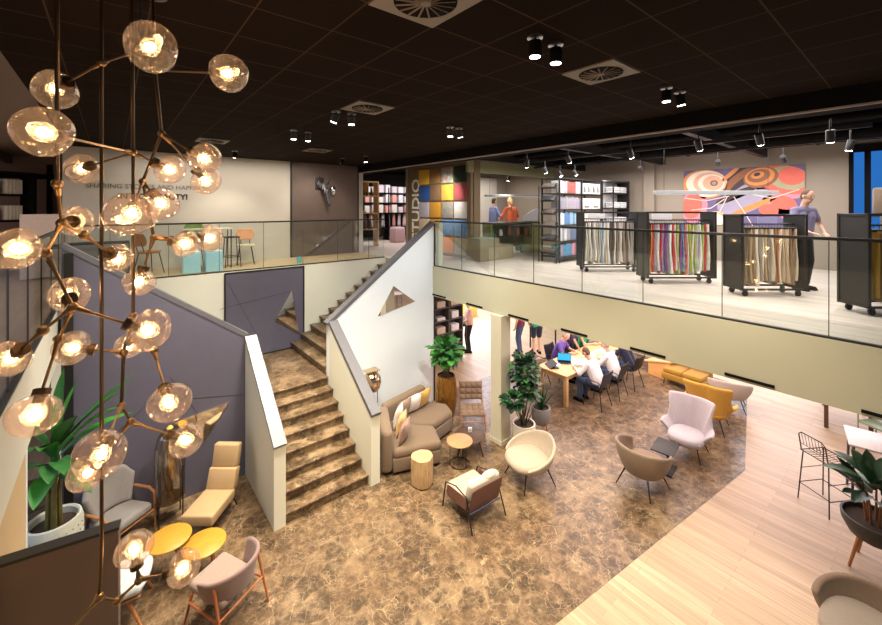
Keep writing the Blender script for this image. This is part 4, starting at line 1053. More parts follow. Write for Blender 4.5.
person('person in a white shirt nearest the camera, leaning over papers at the oak table', (8.98, 4.99, 0), .04, WSHIRT, JEANS, BRHAIR, True, .42, ((-.16, .52, .79), (.10, .54, .79)), 'long', head=(0, .4))
person('person in a white shirt and jeans, second along the near side of the table', (9.80, 4.99, 0), .10, WSHIRT, JEANS, GHAIR, True, .34, ((-.10, .52, .79), (.13, .48, .79)), 'long', head=(0, .35))
person('person in a dark navy sweater and jeans, third along the near side', (10.62, 4.97, 0), .02, NAVY, JEANS, DHAIR, True, .45, ((-.10, .54, .79), (.13, .50, .79)), 'long', head=(0, .4))
person('person in a violet polo shirt at the far side of the oak table', (9.60, 6.61, 0), PI+.25, PURPLE, DJEANS, GHAIR, True, .36, ((-.12, .50, .79), (.12, .48, .79)), 'short', head=(0, .45), bald=True)
person('person in a dark plum top leaning over the middle of the table', (10.25, 6.66, 0), PI-.1, DPURP, BLKF, BRHAIR, False, .62, ((-.10, .62, .80), (.14, .60, .80)), 'short', head=(0, .4), skin=SKIN2, height=.92)
person('person in a green shirt at the far end of the oak table', (10.9, 6.61, 0), PI, GREEN, DJEANS, DHAIR, True, .34, ((-.12, .50, .79), (.12, .48, .79)), 'short', head=(0, .3))
def laptop(label, loc, rz, scr, ang=1.85):
    t = thing('laptop', label, 'laptop', loc, rz)
    b = B(); box(b, (0, 0, .009), (.34, .235, .016), .004); obj('base', b, CHAR, t)
    b = B(); box(b, (0, .02, .0175), (.29, .11, .002)); obj('keyboard', b, BLACKM, t)
    b = B(); h = V((0, math.cos(ang), math.sin(ang))); c = V((0, -.0, 0))
    box(b, (0, .1175-math.cos(ang)*-.115*1, .012+math.sin(ang)*.115), (.34, .23, .012), .003, 1, 0, ang); sc = obj('lid', b, CHAR, t)
    n = V((0, -math.sin(ang), math.cos(ang)))
    b = B(); box(b, V((0, .1175+math.cos(ang)*.115, .012+math.sin(ang)*.115))+n*.0068, (.315, .20, .001), 0, 1, 0, ang); obj('screen', b, scr, sc)
    return t
SCREEN = emitter('laptop_screen_blue', (.05, .42, .80), .9)
laptop('open laptop with a bright blue screen on the oak table', (8.98, 5.92, .751), rad(-52), SCREEN)
laptop('dark laptop at the near left corner of the oak table', (8.52, 5.98, .751), rad(60), emitter('laptop_screen_dark', (.02, .03, .05), .3), 2.6)
PAPER = mat('white_paper', (.82, .82, .86), .6, 0, .03, 5)
for k, (x, y, w, d, a, lb) in enumerate([(9.25, 5.75, .60, .42, .2, 'large white drawing sheet in the middle of the oak table'), (9.50, 5.55, .42, .30, -.15, 'white paper sheet in front of the nearest white-shirted person'),
        (9.95, 5.80, .45, .32, .4, 'white paper sheet between the middle people at the table'), (8.72, 6.0, .30, .21, .5, 'white paper beside the dark laptop'), (10.45, 5.7, .42, .3, -.2, 'white paper at the far part of the oak table')]):
    b = B(); grid(b, lambda u, v: V(((u-.5)*w, (v-.5)*d, .003+.006*math.sin(3*u+2*v+k))), 6, 6); o = soft(obj('paper_sheet', b, PAPER), .002, 0, 1)
    o.location = (x, y, .751+.003*k); o.rotation_euler = (0, 0, a); tag(o, lb, 'paper', 'papers on the work table')
# standing people beyond the planters
person('standing person in a maroon top and jeans behind the bushy white-pot tree', (10.25, 8.40, 0), rad(20), MAROON, JEANS, DHAIR, False, .03, ((-.20, .10, .86), (.20, .12, .88)), 'short', head=(0, .1))
person('standing person in green top and dark shorts beside the black glass frame', (10.62, 8.02, 0), rad(-30), TEALF, DJEANS, BRHAIR, False, .03, ((-.20, .14, .90), (.20, .12, .88)), 'short', True, head=(0, .1))
person('person with a peach top and black trousers beside the grey shelf unit', (9.05, 9.55, 0), rad(60), fabric('peach_cotton', (.70, .44, .34)), BLKF, DHAIR, False, .05, ((-.16, .28, 1.0), (.18, .24, 1.05)), 'long', head=(0, .2))
# black glass partition frame behind
t = thing('glass_partition', 'black framed glass screen behind the standing people', 'partition', (11.6, 8.0, 0), rad(-40))
for k, x in enumerate((-.85, .0, .85)): b = B(); box(b, (x, 0, 1.1), (.045, .045, 2.2)); obj('post', b, BLACK, t)
b = B(); box(b, (0, 0, 2.18), (1.74, .045, .04)); obj('top_rail', b, BLACK, t)
for x in (-.425, .425): b = B(); box(b, (x, 0, 1.1), (.79, .01, 2.1)); obj('glass_pane', b, GLASS, t)
# grey shelf unit at the far left below the gallery
SHELFG = mat('grey_brown_laminate', (.10, .085, .08), .6)
t = thing('shelf_unit', 'dark grey shelf unit with white items behind the gold planter', 'shelf', (7.75, 9.55, 0))
b = B()
for x in (-.85, -.28, .28, .85): box(b, (x, 0, 1.05), (.03, .36, 2.1))
obj('upright', b, SHELFG, t)
for k in range(6): b = B(); box(b, (0, 0, .06+.40*k), (1.72, .36, .03)); obj('shelf_board', b, SHELFG, t)
b = B(); box(b, (0, .175, 1.05), (1.72, .015, 2.1)); obj('back_panel', b, SHELFG, t)
rn = random.Random(3)
ordn = ['first', 'second', 'third', 'fourth', 'fifth', 'sixth', 'seventh', 'eighth', 'ninth', 'tenth', 'eleventh', 'twelfth', 'thirteenth', 'fourteenth', 'fifteenth', 'sixteenth', 'seventeenth', 'eighteenth', 'nineteenth', 'twentieth',
        'twenty-first', 'twenty-second', 'twenty-third', 'twenty-fourth', 'twenty-fifth', 'twenty-sixth']
for lv in range(1, 5):
    for bay in range(3):
        x = 7.75-.565+.565*bay; w = rn.uniform(.26, .40); h = rn.uniform(.10, .22)
        col, cn = rn.choice([((.75, .74, .74), 'white'), ((.62, .50, .40), 'beige'), ((.70, .68, .72), 'pale grey')])
        b = B(); box(b, (0, 0, h/2), (w, .24, h), .012, 2); box(b, (0, -.121, h*.55), (w*.4, .004, h*.3)); o = obj('storage_box', b, mat('box_'+cn.replace(' ', '_'), col, .6)); o.location = (x, 9.52, .077+.40*lv)
        tag(o, '%s storage box in the %s bay, %s shelf up, of the dark grey unit' % (cn, ['left', 'middle', 'right'][bay], ordn[lv]), 'box', 'boxes on the grey shelf unit')
# far yellow display seen below the gallery
t = thing('display_stand', 'yellow display stand far back on the white floor', 'stand', (11.9, 12.6, 0), .4)
b = B(); box(b, (0, 0, .30), (.8, .5, .6), .02); obj('plinth', b, mat('yellow_laminate', (.75, .42, .05), .5), t)
b = B(); box(b, (0, .2, .75), (.8, .05, .4), .01); obj('back_board', b, mat('yellow_laminate', (.75, .42, .05), .5), t)
t = thing('waste_basket', 'dark bowl-shaped seat on the far white floor', 'pouf', (10.9, 11.9, 0)); t.name = 'floor_pouf'
b = B(); lathe(b, [(0, 0), (.22, 0), (.27, .12), (.22, .24), (0, .27)], 24); obj('body', b, BLKF, t)
b = B(); lathe(b, [(.235, .22), (.245, .235), (.23, .25)], 24); obj('piping', b, CHAR, t)
# wooden benches right of the table
t = thing('wooden_bench', 'long pale wooden bench behind the seated people on the right', 'bench', (12.6, 5.35, 0), rad(90))
b = B(); box(b, (0, 0, .44), (1.6, .38, .05), .006); obj('seat', b, OAKX, t)
for s in (-.65, .65): b = B(); box(b, (s, 0, .21), (.06, .34, .42)); obj('leg', b, OAK, t)
ORW = wood('orange_pine', (.66, .33, .10), (.82, .47, .18), 0)
t = thing('slanted_display', 'orange wooden display block with a slanted top below the gallery edge', 'display block', (12.05, 4.72, 0), rad(80))
b = B(); prism(b, [(-.30, 0), (.30, 0), (.30, .34), (-.30, .50)], -.28, .28, 0, 3, XZ()); obj('body', b, ORW, t)
b = B(); cap_strip(b, (-.36, 0, .53), (.42, 0, .33), .62, .03, 'x'); obj('top_board', b, OAKX, t)
t = thing('wire_chair', 'small grey wire chair between the orange block and the mustard sofa', 'chair', (13.0, 4.75, 0), rad(100))
GWIRE = metal('grey_wire', (.5, .5, .52))
b = B()
for k in range(7): tube(b, [((k-3)*.07, .22, .44), ((k-3)*.07, -.18, .42), ((k-3)*.07, -.28, .80)], .005, 5)
for q in (.22, 0, -.18): tube(b, [(-.22, q, .43), (.22, q, .43)], .006, 5)
tube(b, [(-.22, -.28, .80), (.22, -.28, .80)], .007, 5); obj('wire_seat', b, GWIRE, t)
legs4(t, .18, .16, .43, .05, .008, .008, GWIRE)

# ---- wire bar stools, high table and the things at the right edge
def bar_stool(label, loc, rz):
    t = thing('wire_bar_stool', label, 'bar stool', loc, rz)
    hs = .80
    for x in (-1, 1):
        for y in (-1, 1): b = B(); cyl(b, (x*.19, y*.19, hs), (x*.235, y*.235, 0), .009, n=8); obj('leg', b, BLACK, t)
    b = B(); tube(b, [(-.235, .215, .26), (.235, .215, .26), (.235, -.215, .26), (-.235, -.215, .26)], .008, 6, True); tube(b, [(-.22, .205, .5), (-.22, -.205, .5)], .006, 6); tube(b, [(.22, .205, .5), (.22, -.205, .5)], .006, 6); obj('footrest', b, BLACK, t)
    b = B(); tube(b, [(-.21, .21, hs), (.21, .21, hs), (.21, -.21, hs), (-.21, -.21, hs)], .009, 6, True)
    for k in range(1, 9): x = -.21+.42*k/9; tube(b, [(x, .21, hs), (x, 0, hs-.02), (x, -.21, hs)], .004, 5)
    for k in (1, 2): y = -.21+.14*k; tube(b, [(-.21, y, hs-.005), (.21, y, hs-.005)], .004, 5)
    obj('wire_seat', b, BLACK, t)
    b = B(); tube(b, [(-.20, -.21, hs), (-.20, -.26, hs+.27), (-.15, -.27, hs+.32), (.15, -.27, hs+.32), (.20, -.26, hs+.27), (.20, -.21, hs)], .009, 6)
    for k in range(1, 8): x = -.2+.4*k/8; tube(b, [(x, -.225, hs+.12), (x, -.27, hs+.315)], .004, 5)
    tube(b, [(-.20, -.23, hs+.12), (.20, -.23, hs+.12)], .005, 5); obj('wire_back', b, BLACK, t)
    return t
bar_stool('black wire bar stool left of the tripod planter on the pale wood floor', (8.74, 1.02, 0), rad(-122))
bar_stool('black wire bar stool behind the tripod planter, beside the pale high table', (9.0, .02, 0), rad(20))
t = thing('high_table', 'pale high table behind the tripod planter', 'table', (9.45, .55, 0), rad(10))
b = B(); box(b, (0, 0, .98), (.75, .62, .03), .006); obj('tabletop', b, mat('pale_laminate', (.58, .52, .49), .4), t)
legs4(t, .31, .25, .965, .02, .018, .018, mat('navy_steel', (.05, .06, .12), .4))
t = thing('dining_table', 'far dark-legged table just under the gallery at the right edge', 'table', (12.6, 1.15, 0), rad(8))
b = B(); box(b, (0, 0, .73), (1.5, .8, .04), .006); obj('tabletop', b, DARKW, t)
for x in (-1, 1):
    for y in (-1, 1): b = B(); box(b, (x*.66, y*.33, .355), (.07, .07, .71)); obj('leg', b, DARKW, t)
t = thing('metal_armchair', 'pale green metal armchair at the far right under the gallery', 'chair', (11.7, .58, 0), rad(60))
SAGE = mat('sage_steel', (.22, .27, .18), .5)
b = B(); box(b, (0, 0, .44), (.46, .44, .05), .015); obj('seat', b, SAGE, t)
b = B(); box(b, (0, -.22, .66), (.46, .03, .22), .012); obj('backrest', b, SAGE, t)
for s in (-1, 1):
    b = B(); tube(b, [(s*.23, .22, 0), (s*.23, .22, .64), (s*.23, -.22, .66), (s*.23, -.24, 0)], .014, 8); obj('arm_frame', b, SAGE, t)

# ================================================================== UPPER FLOOR
# ---- wall lettering
LET = mat('dark_lettering', (.02, .018, .018), .6)
wt = thing('wall_lettering', 'dark two-line lettering on the greige wall behind the chandeliers', 'lettering', (.735, 11.595, 5.17))
mt = M.Rotation(rad(90), 4, 'X')
def text_end(body):
    o = text_obj('measure', body, .2, LET, M.Identity(4)); e = max(v.co.x for v in o.data.vertices); bpy.data.objects.remove(o); return e
line = 'SHARING STORIES AND HAPPINESS'; full = text_end(line); k_ = 2.37/full; pre = ''
for word in line.split():
    x0 = text_end(pre+word)-text_end(word); pre += word+' '
    text_obj('word', word, .2*k_, mat('grey_lettering', (.10, .095, .09), .6), T(-1.185+x0*k_, 0, 0) @ mt, wt, .003, 'LEFT')
text_obj('second_line', 'IN', .19, mat('grey_lettering', (.10, .095, .09), .6), T(-.645, 0, -.235) @ mt, wt, .003, 'LEFT', 0)
text_obj('second_line_bold', 'HOSPITALITY!', .228, LET, T(-.40, 0, -.235) @ mt, wt, .003, 'LEFT', .010, 1.10)
b = B(); lathe(b, [(.15, 0), (.17, 0), (.17, .01), (.15, .01)], 28); bmesh.ops.transform(b, matrix=T(-.62, 11.595, 5.50) @ M.Rotation(rad(90), 4, 'X'), verts=b.verts); tag(obj('wall_ring', b, LET), 'dark ring emblem on the wall left above the lettering', 'emblem')
# ---- zebra head on the dark panel
m, nt, N, L, pb = new_mat('zebra_stripes'); pb.inputs['Roughness'].default_value = .2
tc = N.new('ShaderNodeTexCoord'); wv = N.new('ShaderNodeTexWave'); wv.bands_direction = 'X'; wv.inputs['Scale'].default_value = 7; wv.inputs['Distortion'].default_value = 3.5; wv.inputs['Detail Scale'].default_value = .6
L.new(tc.outputs['Object'], wv.inputs['Vector']); cr = N.new('ShaderNodeValToRGB'); cr.color_ramp.interpolation = 'CONSTANT'
cr.color_ramp.elements[0].color = (.010, .009, .010, 1); cr.color_ramp.elements[1].position = .74; cr.color_ramp.elements[1].color = (.16, .16, .19, 1)
L.new(wv.outputs['Fac'], cr.inputs['Fac']); L.new(cr.outputs['Color'], pb.inputs['Base Color'])
z = thing('zebra_head', 'glossy black and silver zebra head sculpture on the dark wall panel', 'sculpture', (4.95, 11.575, 5.16)); z.scale = (.8, .55, .95)
b = B()
capsule(b, (-.18, .0, .30), (-.06, -.22, .20), .15, .13); capsule(b, (-.06, -.22, .20), (-.02, -.38, .05), .125, .11); capsule(b, (-.02, -.38, .05), (.06, -.50, -.30), .10, .055)
capsule(b, (.06, -.50, -.30), (.065, -.51, -.36), .058, .05); capsule(b, (-.02, -.36, -.02), (.05, -.44, -.24), .085, .05)
grown('head', b, m, z, .014)
b = B(); capsule(b, (-.14, -.20, .32), (-.25, -.24, .52), .045, .018); grown('ear', b, BLACK, z, .01)
b = B(); capsule(b, (.08, -.24, .30), (.14, -.26, .46), .040, .016); grown('ear', b, BLACK, z, .01)
b = B(); ell(b, (.085, -.40, .03), (.02, .03, .03), 10); ell(b, (-.125, -.40, .03), (.02, .03, .03), 10); obj('eye', b, BLACK, z)
b = B(); cyl(b, (.22, -.05, .16), (.28, -.22, .10), .02, n=10); ell(b, (.30, -.24, .09), (.10, .07, .15), 14); obj('silver_disc', b, metal('polished_silver', (.85, .86, .9), .08), z)
b = B(); box(b, (-.18, .005, .3), (.34, .02, .40), .01); obj('mount', b, BLACK, z)

# ---- corridor furniture behind the back glass
def cafe_chair(label, loc, rz, seatm, backm, h=.45, legm=BLACK):
    t = thing('cafe_chair', label, 'chair', loc, rz)
    b = B(); lathe(b, [(0, h), (.20, h), (.22, h+.02), (.21, h+.05), (0, h+.055)], 24); obj('seat', b, seatm, t)
    b = B(); grid(b, lambda u, v: V(((u-.5)*.44*math.sin(PI*(.18+.64*v))**.8, -.22-.05*v+.06*(2*u-1)**2, h+.16+.28*v)), 11, 9); soft(obj('backrest', b, backm, t, 80), .03)
    b = B(); tube(b, [(-.10, -.16, h+.02), (-.11, -.23, h+.25)], .01, 6); tube(b, [(.10, -.16, h+.02), (.11, -.23, h+.25)], .01, 6); obj('back_post', b, legm, t)
    legs4(t, .13, .13, h, .07, .011, .009, legm)
    return t
cafe_chair('chair with peach round back and cream seat near the zebra panel', (2.62, 11.0, Z1), rad(168), fabric('cream_seat', (.66, .58, .42)), fabric('peach_back', (.72, .36, .20)))
cafe_chair('cognac brown chair left of the bar table behind the chandeliers', (.62, 10.75, Z1), rad(-60), fabric('cognac_seat', (.36, .15, .05)), fabric('cognac_back', (.40, .17, .06)))
cafe_chair('olive green backed chair at the high corridor table', (1.55, 11.2, Z1), rad(180), fabric('olive_seat', (.15, .20, .06)), fabric('olive_back', (.16, .24, .07)), .62)
t = thing('bar_table', 'narrow bar table with thin black legs in front of the lettered wall', 'table', (1.75, 10.75, Z1))
b = B(); box(b, (0, 0, .93), (1.0, .45, .03), .005); obj('tabletop', b, mat('pale_top', (.62, .60, .52), .4), t)
legs4(t, .45, .18, .92, 0, .012, .012, BLACK)
BLUEB = mat('pale_blue_acrylic', (.42, .70, .86), .15)
for x, y, w, lb in [(1.35, 10.35, .34, 'pale blue acrylic cube stool left of its twin behind the back glass'), (1.78, 10.32, .34, 'pale blue acrylic cube stool right of its twin behind the back glass')]:
    t = thing('cube_stool', lb, 'stool', (x, y, Z1)); b = B(); box(b, (0, 0, .22), (w, w, .44), .02, 2); obj('body', b, BLUEB, t); b = B(); box(b, (0, 0, .45), (w*.94, w*.94, .03), .012); obj('seat_pad', b, mat('ice_pad', (.62, .76, .82), .5), t)
t = thing('bar_stool', 'thin black bar stool right of the blue cube stools', 'stool', (2.25, 10.75, Z1))
b = B(); box(b, (0, 0, .72), (.32, .32, .03), .01); obj('seat', b, CHAR, t); legs4(t, .13, .13, .71, .04, .010, .010, BLACK)
b = B(); tube(b, [(-.16, .16, .25), (.16, .16, .25), (.16, -.16, .25), (-.16, -.16, .25)], .008, 6, True); obj('footrest', b, BLACK, t)
t = thing('storage_box', 'grey corrugated low cabinet at the left end of the corridor', 'cabinet', (-.20, 11.25, Z1)); t.name = 'low_cabinet'
b = B(); box(b, (0, 0, .35), (1.0, .4, .7), .01); obj('body', b, CHAR, t)
for s in (-.25, .25): b = B(); box(b, (s, -.205, .35), (.46, .015, .62), .004); obj('door', b, mat('grey_door', (.16, .16, .15), .5), t)
t = thing('lantern', 'small cyan glass cup on the floor below the zebra panel', 'cup', (3.75, 10.35, Z1))
b = B(); lathe(b, [(0, 0), (.05, 0), (.065, .14), (.06, .15), (.055, .14), (.045, .02), (0, .02)], 20); obj('cup', b, mat('cyan_glaze', (.10, .50, .55), .2), t)
b = B(); cyl(b, (0, 0, .02), (0, 0, .11), .03, n=14); obj('candle', b, mat('candle_wax', (.8, .76, .66), .5), t)

# ---- wooden bookcase and the dark shop shelves behind
t = thing('bookcase', 'open pale wooden bookcase beyond the end of the zebra panel', 'bookcase', (7.30, 13.15, Z1))
b = B()
for x in (-.36, .36): box(b, (x, 0, 1.2), (.05, .34, 2.4))
obj('upright', b, OAK, t)
for k, zz in enumerate((.62, 1.22, 1.85, 2.38)): b = B(); box(b, (0, 0, zz), (.72, .34, .04)); obj('shelf_board', b, OAKX, t)
b = B(); box(b, (-.05, 0, 2.1), (.03, .3, .5)); obj('divider', b, OAK, t)
for k, (x, zz, r, h, c, lb) in enumerate([(7.12, 1.87, .06, .20, (.10, .05, .03), 'dark vase on the third shelf of the wooden bookcase'), (7.26, 1.87, .045, .14, (.10, .05, .03), 'small dark jar in the left top bay of the wooden bookcase'), (7.44, 1.87, .05, .28, (.05, .03, .03), 'tall slim dark vase in the right top bay of the bookcase'),
        (7.15, 1.24, .09, .07, (.7, .66, .6), 'white low bowl on the middle shelf of the wooden bookcase'), (7.42, 1.24, .07, .12, (.7, .66, .6), 'white cup on the middle shelf of the wooden bookcase'), (7.18, .64, .07, .42, (.22, .12, .10), 'reddish tall vase on the lowest bookcase shelf'), (7.38, .64, .06, .38, (.12, .09, .09), 'dark tall vase on the lowest bookcase shelf')]):
    b = B(); lathe(b, [(0, 0), (r*.7, 0), (r, h*.45), (r*.6, h*.85), (r*.7, h), (r*.55, h), (0, h*.9)], 18); o = obj('vase', b, mat('vase_glaze_%d%d%d' % tuple(int(v*100) for v in c), c, .35)); o.location = (x, 13.1, Z1+zz); tag(o, lb, 'vase')
t = thing('shop_shelf', 'long dark shop shelf behind the wooden bookcase', 'shelf', (10.0, 15.2, Z1))
b = B()
for x in (-1.9, -.65, .65, 1.9): box(b, (x, 0, 1.15), (.05, .5, 2.3))
obj('upright', b, BLACKM, t)
for zz in (.5, 1.18, 1.62, 2.05): b = B(); box(b, (0, 0, zz), (3.8, .5, .03)); obj('shelf_board', b, BLACKM, t)
rn = random.Random(9)
pal = [((.74, .72, .76), 'white'), ((.70, .34, .30), 'coral'), ((.62, .55, .62), 'lilac grey'), ((.36, .16, .30), 'plum'), ((.72, .52, .46), 'peach'), ((.52, .10, .26), 'magenta'), ((.70, .66, .60), 'ivory')]
for lv, (zz, opts) in enumerate([(1.20, (1, 2, 4, 6)), (1.64, (0, 1, 4, 6)), (2.07, (0, 0, 2, 6))]):
    for k in range(11):
        c, cn = pal[rn.choice(opts)]; h = rn.uniform(.22, .36); w = rn.uniform(.20, .31)
        b = B(); box(b, (0, 0, h/2), (w, .3, h), .01, 1); box(b, (0, -.151, h*.6), (w*.5, .004, h*.25)); o = obj('gift_box', b, mat('gift_'+cn.replace(' ', '_'), c, .6)); o.location = (8.3+.34*k, 15.12, Z1+zz+.001)
        tag(o, '%s box, %s from left on the %s board of the dark shop shelf' % (cn, ordn[k], ['lowest laden', 'middle', 'top'][lv]), 'box', 'boxes on the dark shop shelf')
for k in range(13):
    c, cn = pal[rn.choice((1, 3, 5, 2, 4))]; b = B(); w = .16
    grid(b, lambda u, v: V(((u-.5)*w*(.55+.45*v), .05*math.sin(9*u+k), .62-.56*v)), 9, 6); cyl(b, (0, 0, .60), (0, 0, .66), .006, n=6)
    o = soft(obj('hanging_garment', b, fabric('garment_'+cn.replace(' ', '_'), c), None, 60), .03, 0); o.location = (8.25+.29*k, 15.1, Z1+.51)
    tag(o, '%s garment, %s from left, hanging under the dark shop shelf' % (cn, ordn[k]), 'garment', 'garments under the dark shop shelf')
t = thing('pouf', 'pinkish patterned cube pouf in front of the dark shop shelves', 'pouf', (9.1, 13.9, Z1)); b = B(); box(b, (0, 0, .30), (.48, .48, .60), .05, 3); obj('body', b, fabric('pink_pattern', (.62, .42, .46)), t); b = B(); box(b, (0, 0, .61), (.42, .42, .03), .012); obj('seat_pad', b, fabric('pink_pad', (.7, .5, .52)), t)
t = thing('easel', 'wooden easel standing just left of the vertical lettering', 'easel', (9.0, 12.2, Z1), rad(-40))
for p, q in (((-.25, 0, 0), (0, .1, .95)), ((.25, 0, 0), (0, .1, .95)), ((0, .45, 0), (0, .1, .95))): b = B(); cyl(b, p, q, .022, n=8); obj('leg', b, OAK, t)
b = B(); box(b, (0, .02, .38), (.40, .03, .04)); obj('crossbar', b, OAK, t)

# ---- studio: panel wall with fabric squares, lettering, room behind
SB = mat('studio_brown_panel', (.20, .14, .075), .6, 0, .06, 4)
b = B(); box(b, (7.76, 9.66, (Z1+ZC)/2), (.10, 3.18, ZC-Z1)); struct('wall_studio_side', b, SB)
b = B(); box(b, (10.25, 11.2, (Z1+ZC)/2), (5.1, .1, ZC-Z1)); struct('wall_studio_back', b, mat('studio_taupe', (.33, .28, .24), .7, 0, .04, 3))
b = B(); box(b, (11.4, 11.12, 4.6), (1.3, .06, 2.6)); struct('trim_studio_pale_panel', b, mat('studio_pale', (.56, .52, .46), .7))
b = B(); box(b, (9.6, 8.10, 5.90), (4.0, .10, .36)); struct('trim_studio_header', b, mat('studio_header', (.33, .31, .16), .6))
b = B(); box(b, (7.93, 8.075, (Z1+ZC)/2), (.24, .08, ZC-Z1)); struct('trim_studio_post', b, SB)
b = B(); box(b, (8.09, 8.13, 4.4), (.02, .02, 2.2)); tag(obj('light_strip', b, emitter('led_white', (.75, .8, 1), 4)), 'vertical white light strip on the studio corner post', 'light')
sl = thing('studio_lettering', 'big white vertical lettering on the brown studio panel', 'lettering', (7.693, 10.47, 3.66))
text_obj('letters', 'STUDIO', .46, mat('white_letter', (.86, .84, .78), .5), M(((0, 0, -1, 0), (0, 1, 0, 0), (1, 0, 0, 0), (0, 0, 0, 1))), sl, .012, 'LEFT', .006, 1.98)
panel_rows = [
 [('golden yellow', (.72, .42, .05)), ('olive brown', (.28, .15, .05)), ('floral multicoloured', (.34, .24, .15)), ('black green', (.022, .032, .028))],
 [('royal blue', (.012, .075, .30)), ('chocolate brown', (.22, .12, .06)), ('bright yellow', (.72, .42, .06)), ('dull red', (.34, .075, .085))],
 [('lavender grey', (.42, .38, .47)), ('ochre', (.55, .26, .02)), ('grey floral', (.26, .23, .20)), ('white marbled', (.64, .62, .63))],
 [('sand', (.50, .40, .28)), ('burnt ochre', (.42, .21, .03)), ('sky blue', (.10, .27, .55)), ('cornflower blue', (.12, .28, .58))],
 [('dark moss', (.10, .09, .04)), ('grey olive', (.13, .11, .075)), ('vivid orange', (.78, .24, .04)), ('beige striped', (.42, .36, .27))]]
for r, row in enumerate(panel_rows):
    for c, (cn, col) in enumerate(row):
        yy = 10.30-.575*c-.10; zz = 5.70-.52*r
        b = B(); box(b, (7.69, yy, zz), (.04, .52, .47), .012, 2)
        if 'floral' in cn or 'marbled' in cn:
            mm, nt, N, L, pb = new_mat('panel_'+cn.replace(' ', '_')); v = N.new('ShaderNodeTexVoronoi'); v.inputs['Scale'].default_value = 14; tc = N.new('ShaderNodeTexCoord')
            L.new(tc.outputs['Object'], v.inputs['Vector']); mx = N.new('ShaderNodeMix'); mx.data_type = 'RGBA'; mx.inputs['Factor'].default_value = .4 if 'multi' in cn else .12; mx.inputs['A'].default_value = col+(1,)
            L.new(v.outputs['Color'], mx.inputs['B']); L.new(mx.outputs['Result'], pb.inputs['Base Color']); pb.inputs['Roughness'].default_value = .8
        else: mm = fabric('panel_'+cn.replace(' ', '_'), col)
        tag(obj('fabric_sample', b, mm), '%s square fabric panel, %s row from top, %s from left, on the studio wall' % (cn, ordn[r], ordn[c]), 'fabric panel', 'square fabric panels on the studio wall')
PLY = mat('olive_brown_plinth', (.26, .21, .12), .6, 0, .05, 5)
t = thing('stepped_plinth', 'olive brown stepped bench at the foot of the studio corner', 'plinth', (8.0, 7.74, Z1))
b = B(); box(b, (-.15, 0, .30), (.75, .55, .60), .008, 1); obj('high_step', b, PLY, t); b = B(); box(b, (.52, 0, .19), (.58, .55, .38), .008, 1); obj('low_step', b, PLY, t)
t = thing('studio_desk', 'green-sided counter with dark open shelves in front of the studio people', 'counter', (9.75, 8.35, Z1), rad(-12))
b = B(); box(b, (0, 0, .96), (1.9, .5, .04), .006); obj('worktop', b, mat('dark_worktop', (.06, .045, .04), .4), t)
b = B(); box(b, (.80, -.02, .47), (.34, .48, .94), .006, 1); obj('side_cabinet', b, mat('olive_green_panel', (.27, .29, .09), .6), t)
b = B(); box(b, (-.93, -.02, .47), (.04, .48, .94)); obj('side_panel', b, mat('olive_green_panel', (.27, .29, .09), .6), t)
b = B(); box(b, (-.15, 0, .55), (1.55, .44, .03)); obj('shelf_board', b, CHAR, t)
b = B(); box(b, (-.15, .2, .48), (1.55, .02, .9)); obj('back_panel', b, mat('dark_green_panel', (.05, .09, .04), .6), t)
rn = random.Random(4)
for k in range(9):
    x = -.80+.165*k; c, cn = rn.choice([((.72, .72, .70), 'white'), ((.05, .20, .07), 'green'), ((.30, .10, .06), 'russet'), ((.45, .40, .34), 'grey')]); h = rn.uniform(.18, .30); low = k % 2
    b = B(); lathe(b, [(0, 0), (.055, 0), (.065, h*.4), (.045, h*.8), (.05, h), (0, h)], 16); o = obj('jar', b, mat('jar_'+cn, c, .4)); p = T(9.75, 8.35, 0, rad(-12)) @ V((x, -.08, 0)); o.location = (p.x, p.y, Z1+(.001 if low else .566))
    tag(o, '%s jar, %s from left, on the %s of the studio counter' % (cn, ordn[k], 'floor level' if low else 'open shelf'), 'jar', 'jars in the studio counter')
person('person in a blue grey shirt standing sideways in the studio', (10.35, 9.7, Z1), rad(-105), fabric('slate_blue_shirt', (.13, .16, .30)), DJEANS, DHAIR, False, .05, ((-.18, .30, 1.05), (.18, .28, 1.02)), 'long', head=(0, .15))
person('person with blond hair and an orange jacket seen from behind in the studio', (10.25, 8.78, Z1), rad(-10), fabric('orange_jacket', (.80, .19, .08)), BLKF, BLOND, False, .08, ((-.24, .28, 1.0), (.26, .26, 1.0)), 'long', head=(0, .2), longhair=True)
b = B(); grid(b, lambda u, v: V((.05*math.sin(PI*v), .55*u-.28, .42*v*(1-.75*u*u))), 13, 7); o = soft(obj('sample_fan', b, mat('pale_grey_card', (.66, .64, .66), .6)), .02, 0); o.location = (10.62, 8.25, Z1+.985); o.rotation_euler = (0, 0, rad(62)); tag(o, 'pale curved sample board beside the person in orange', 'sample board')

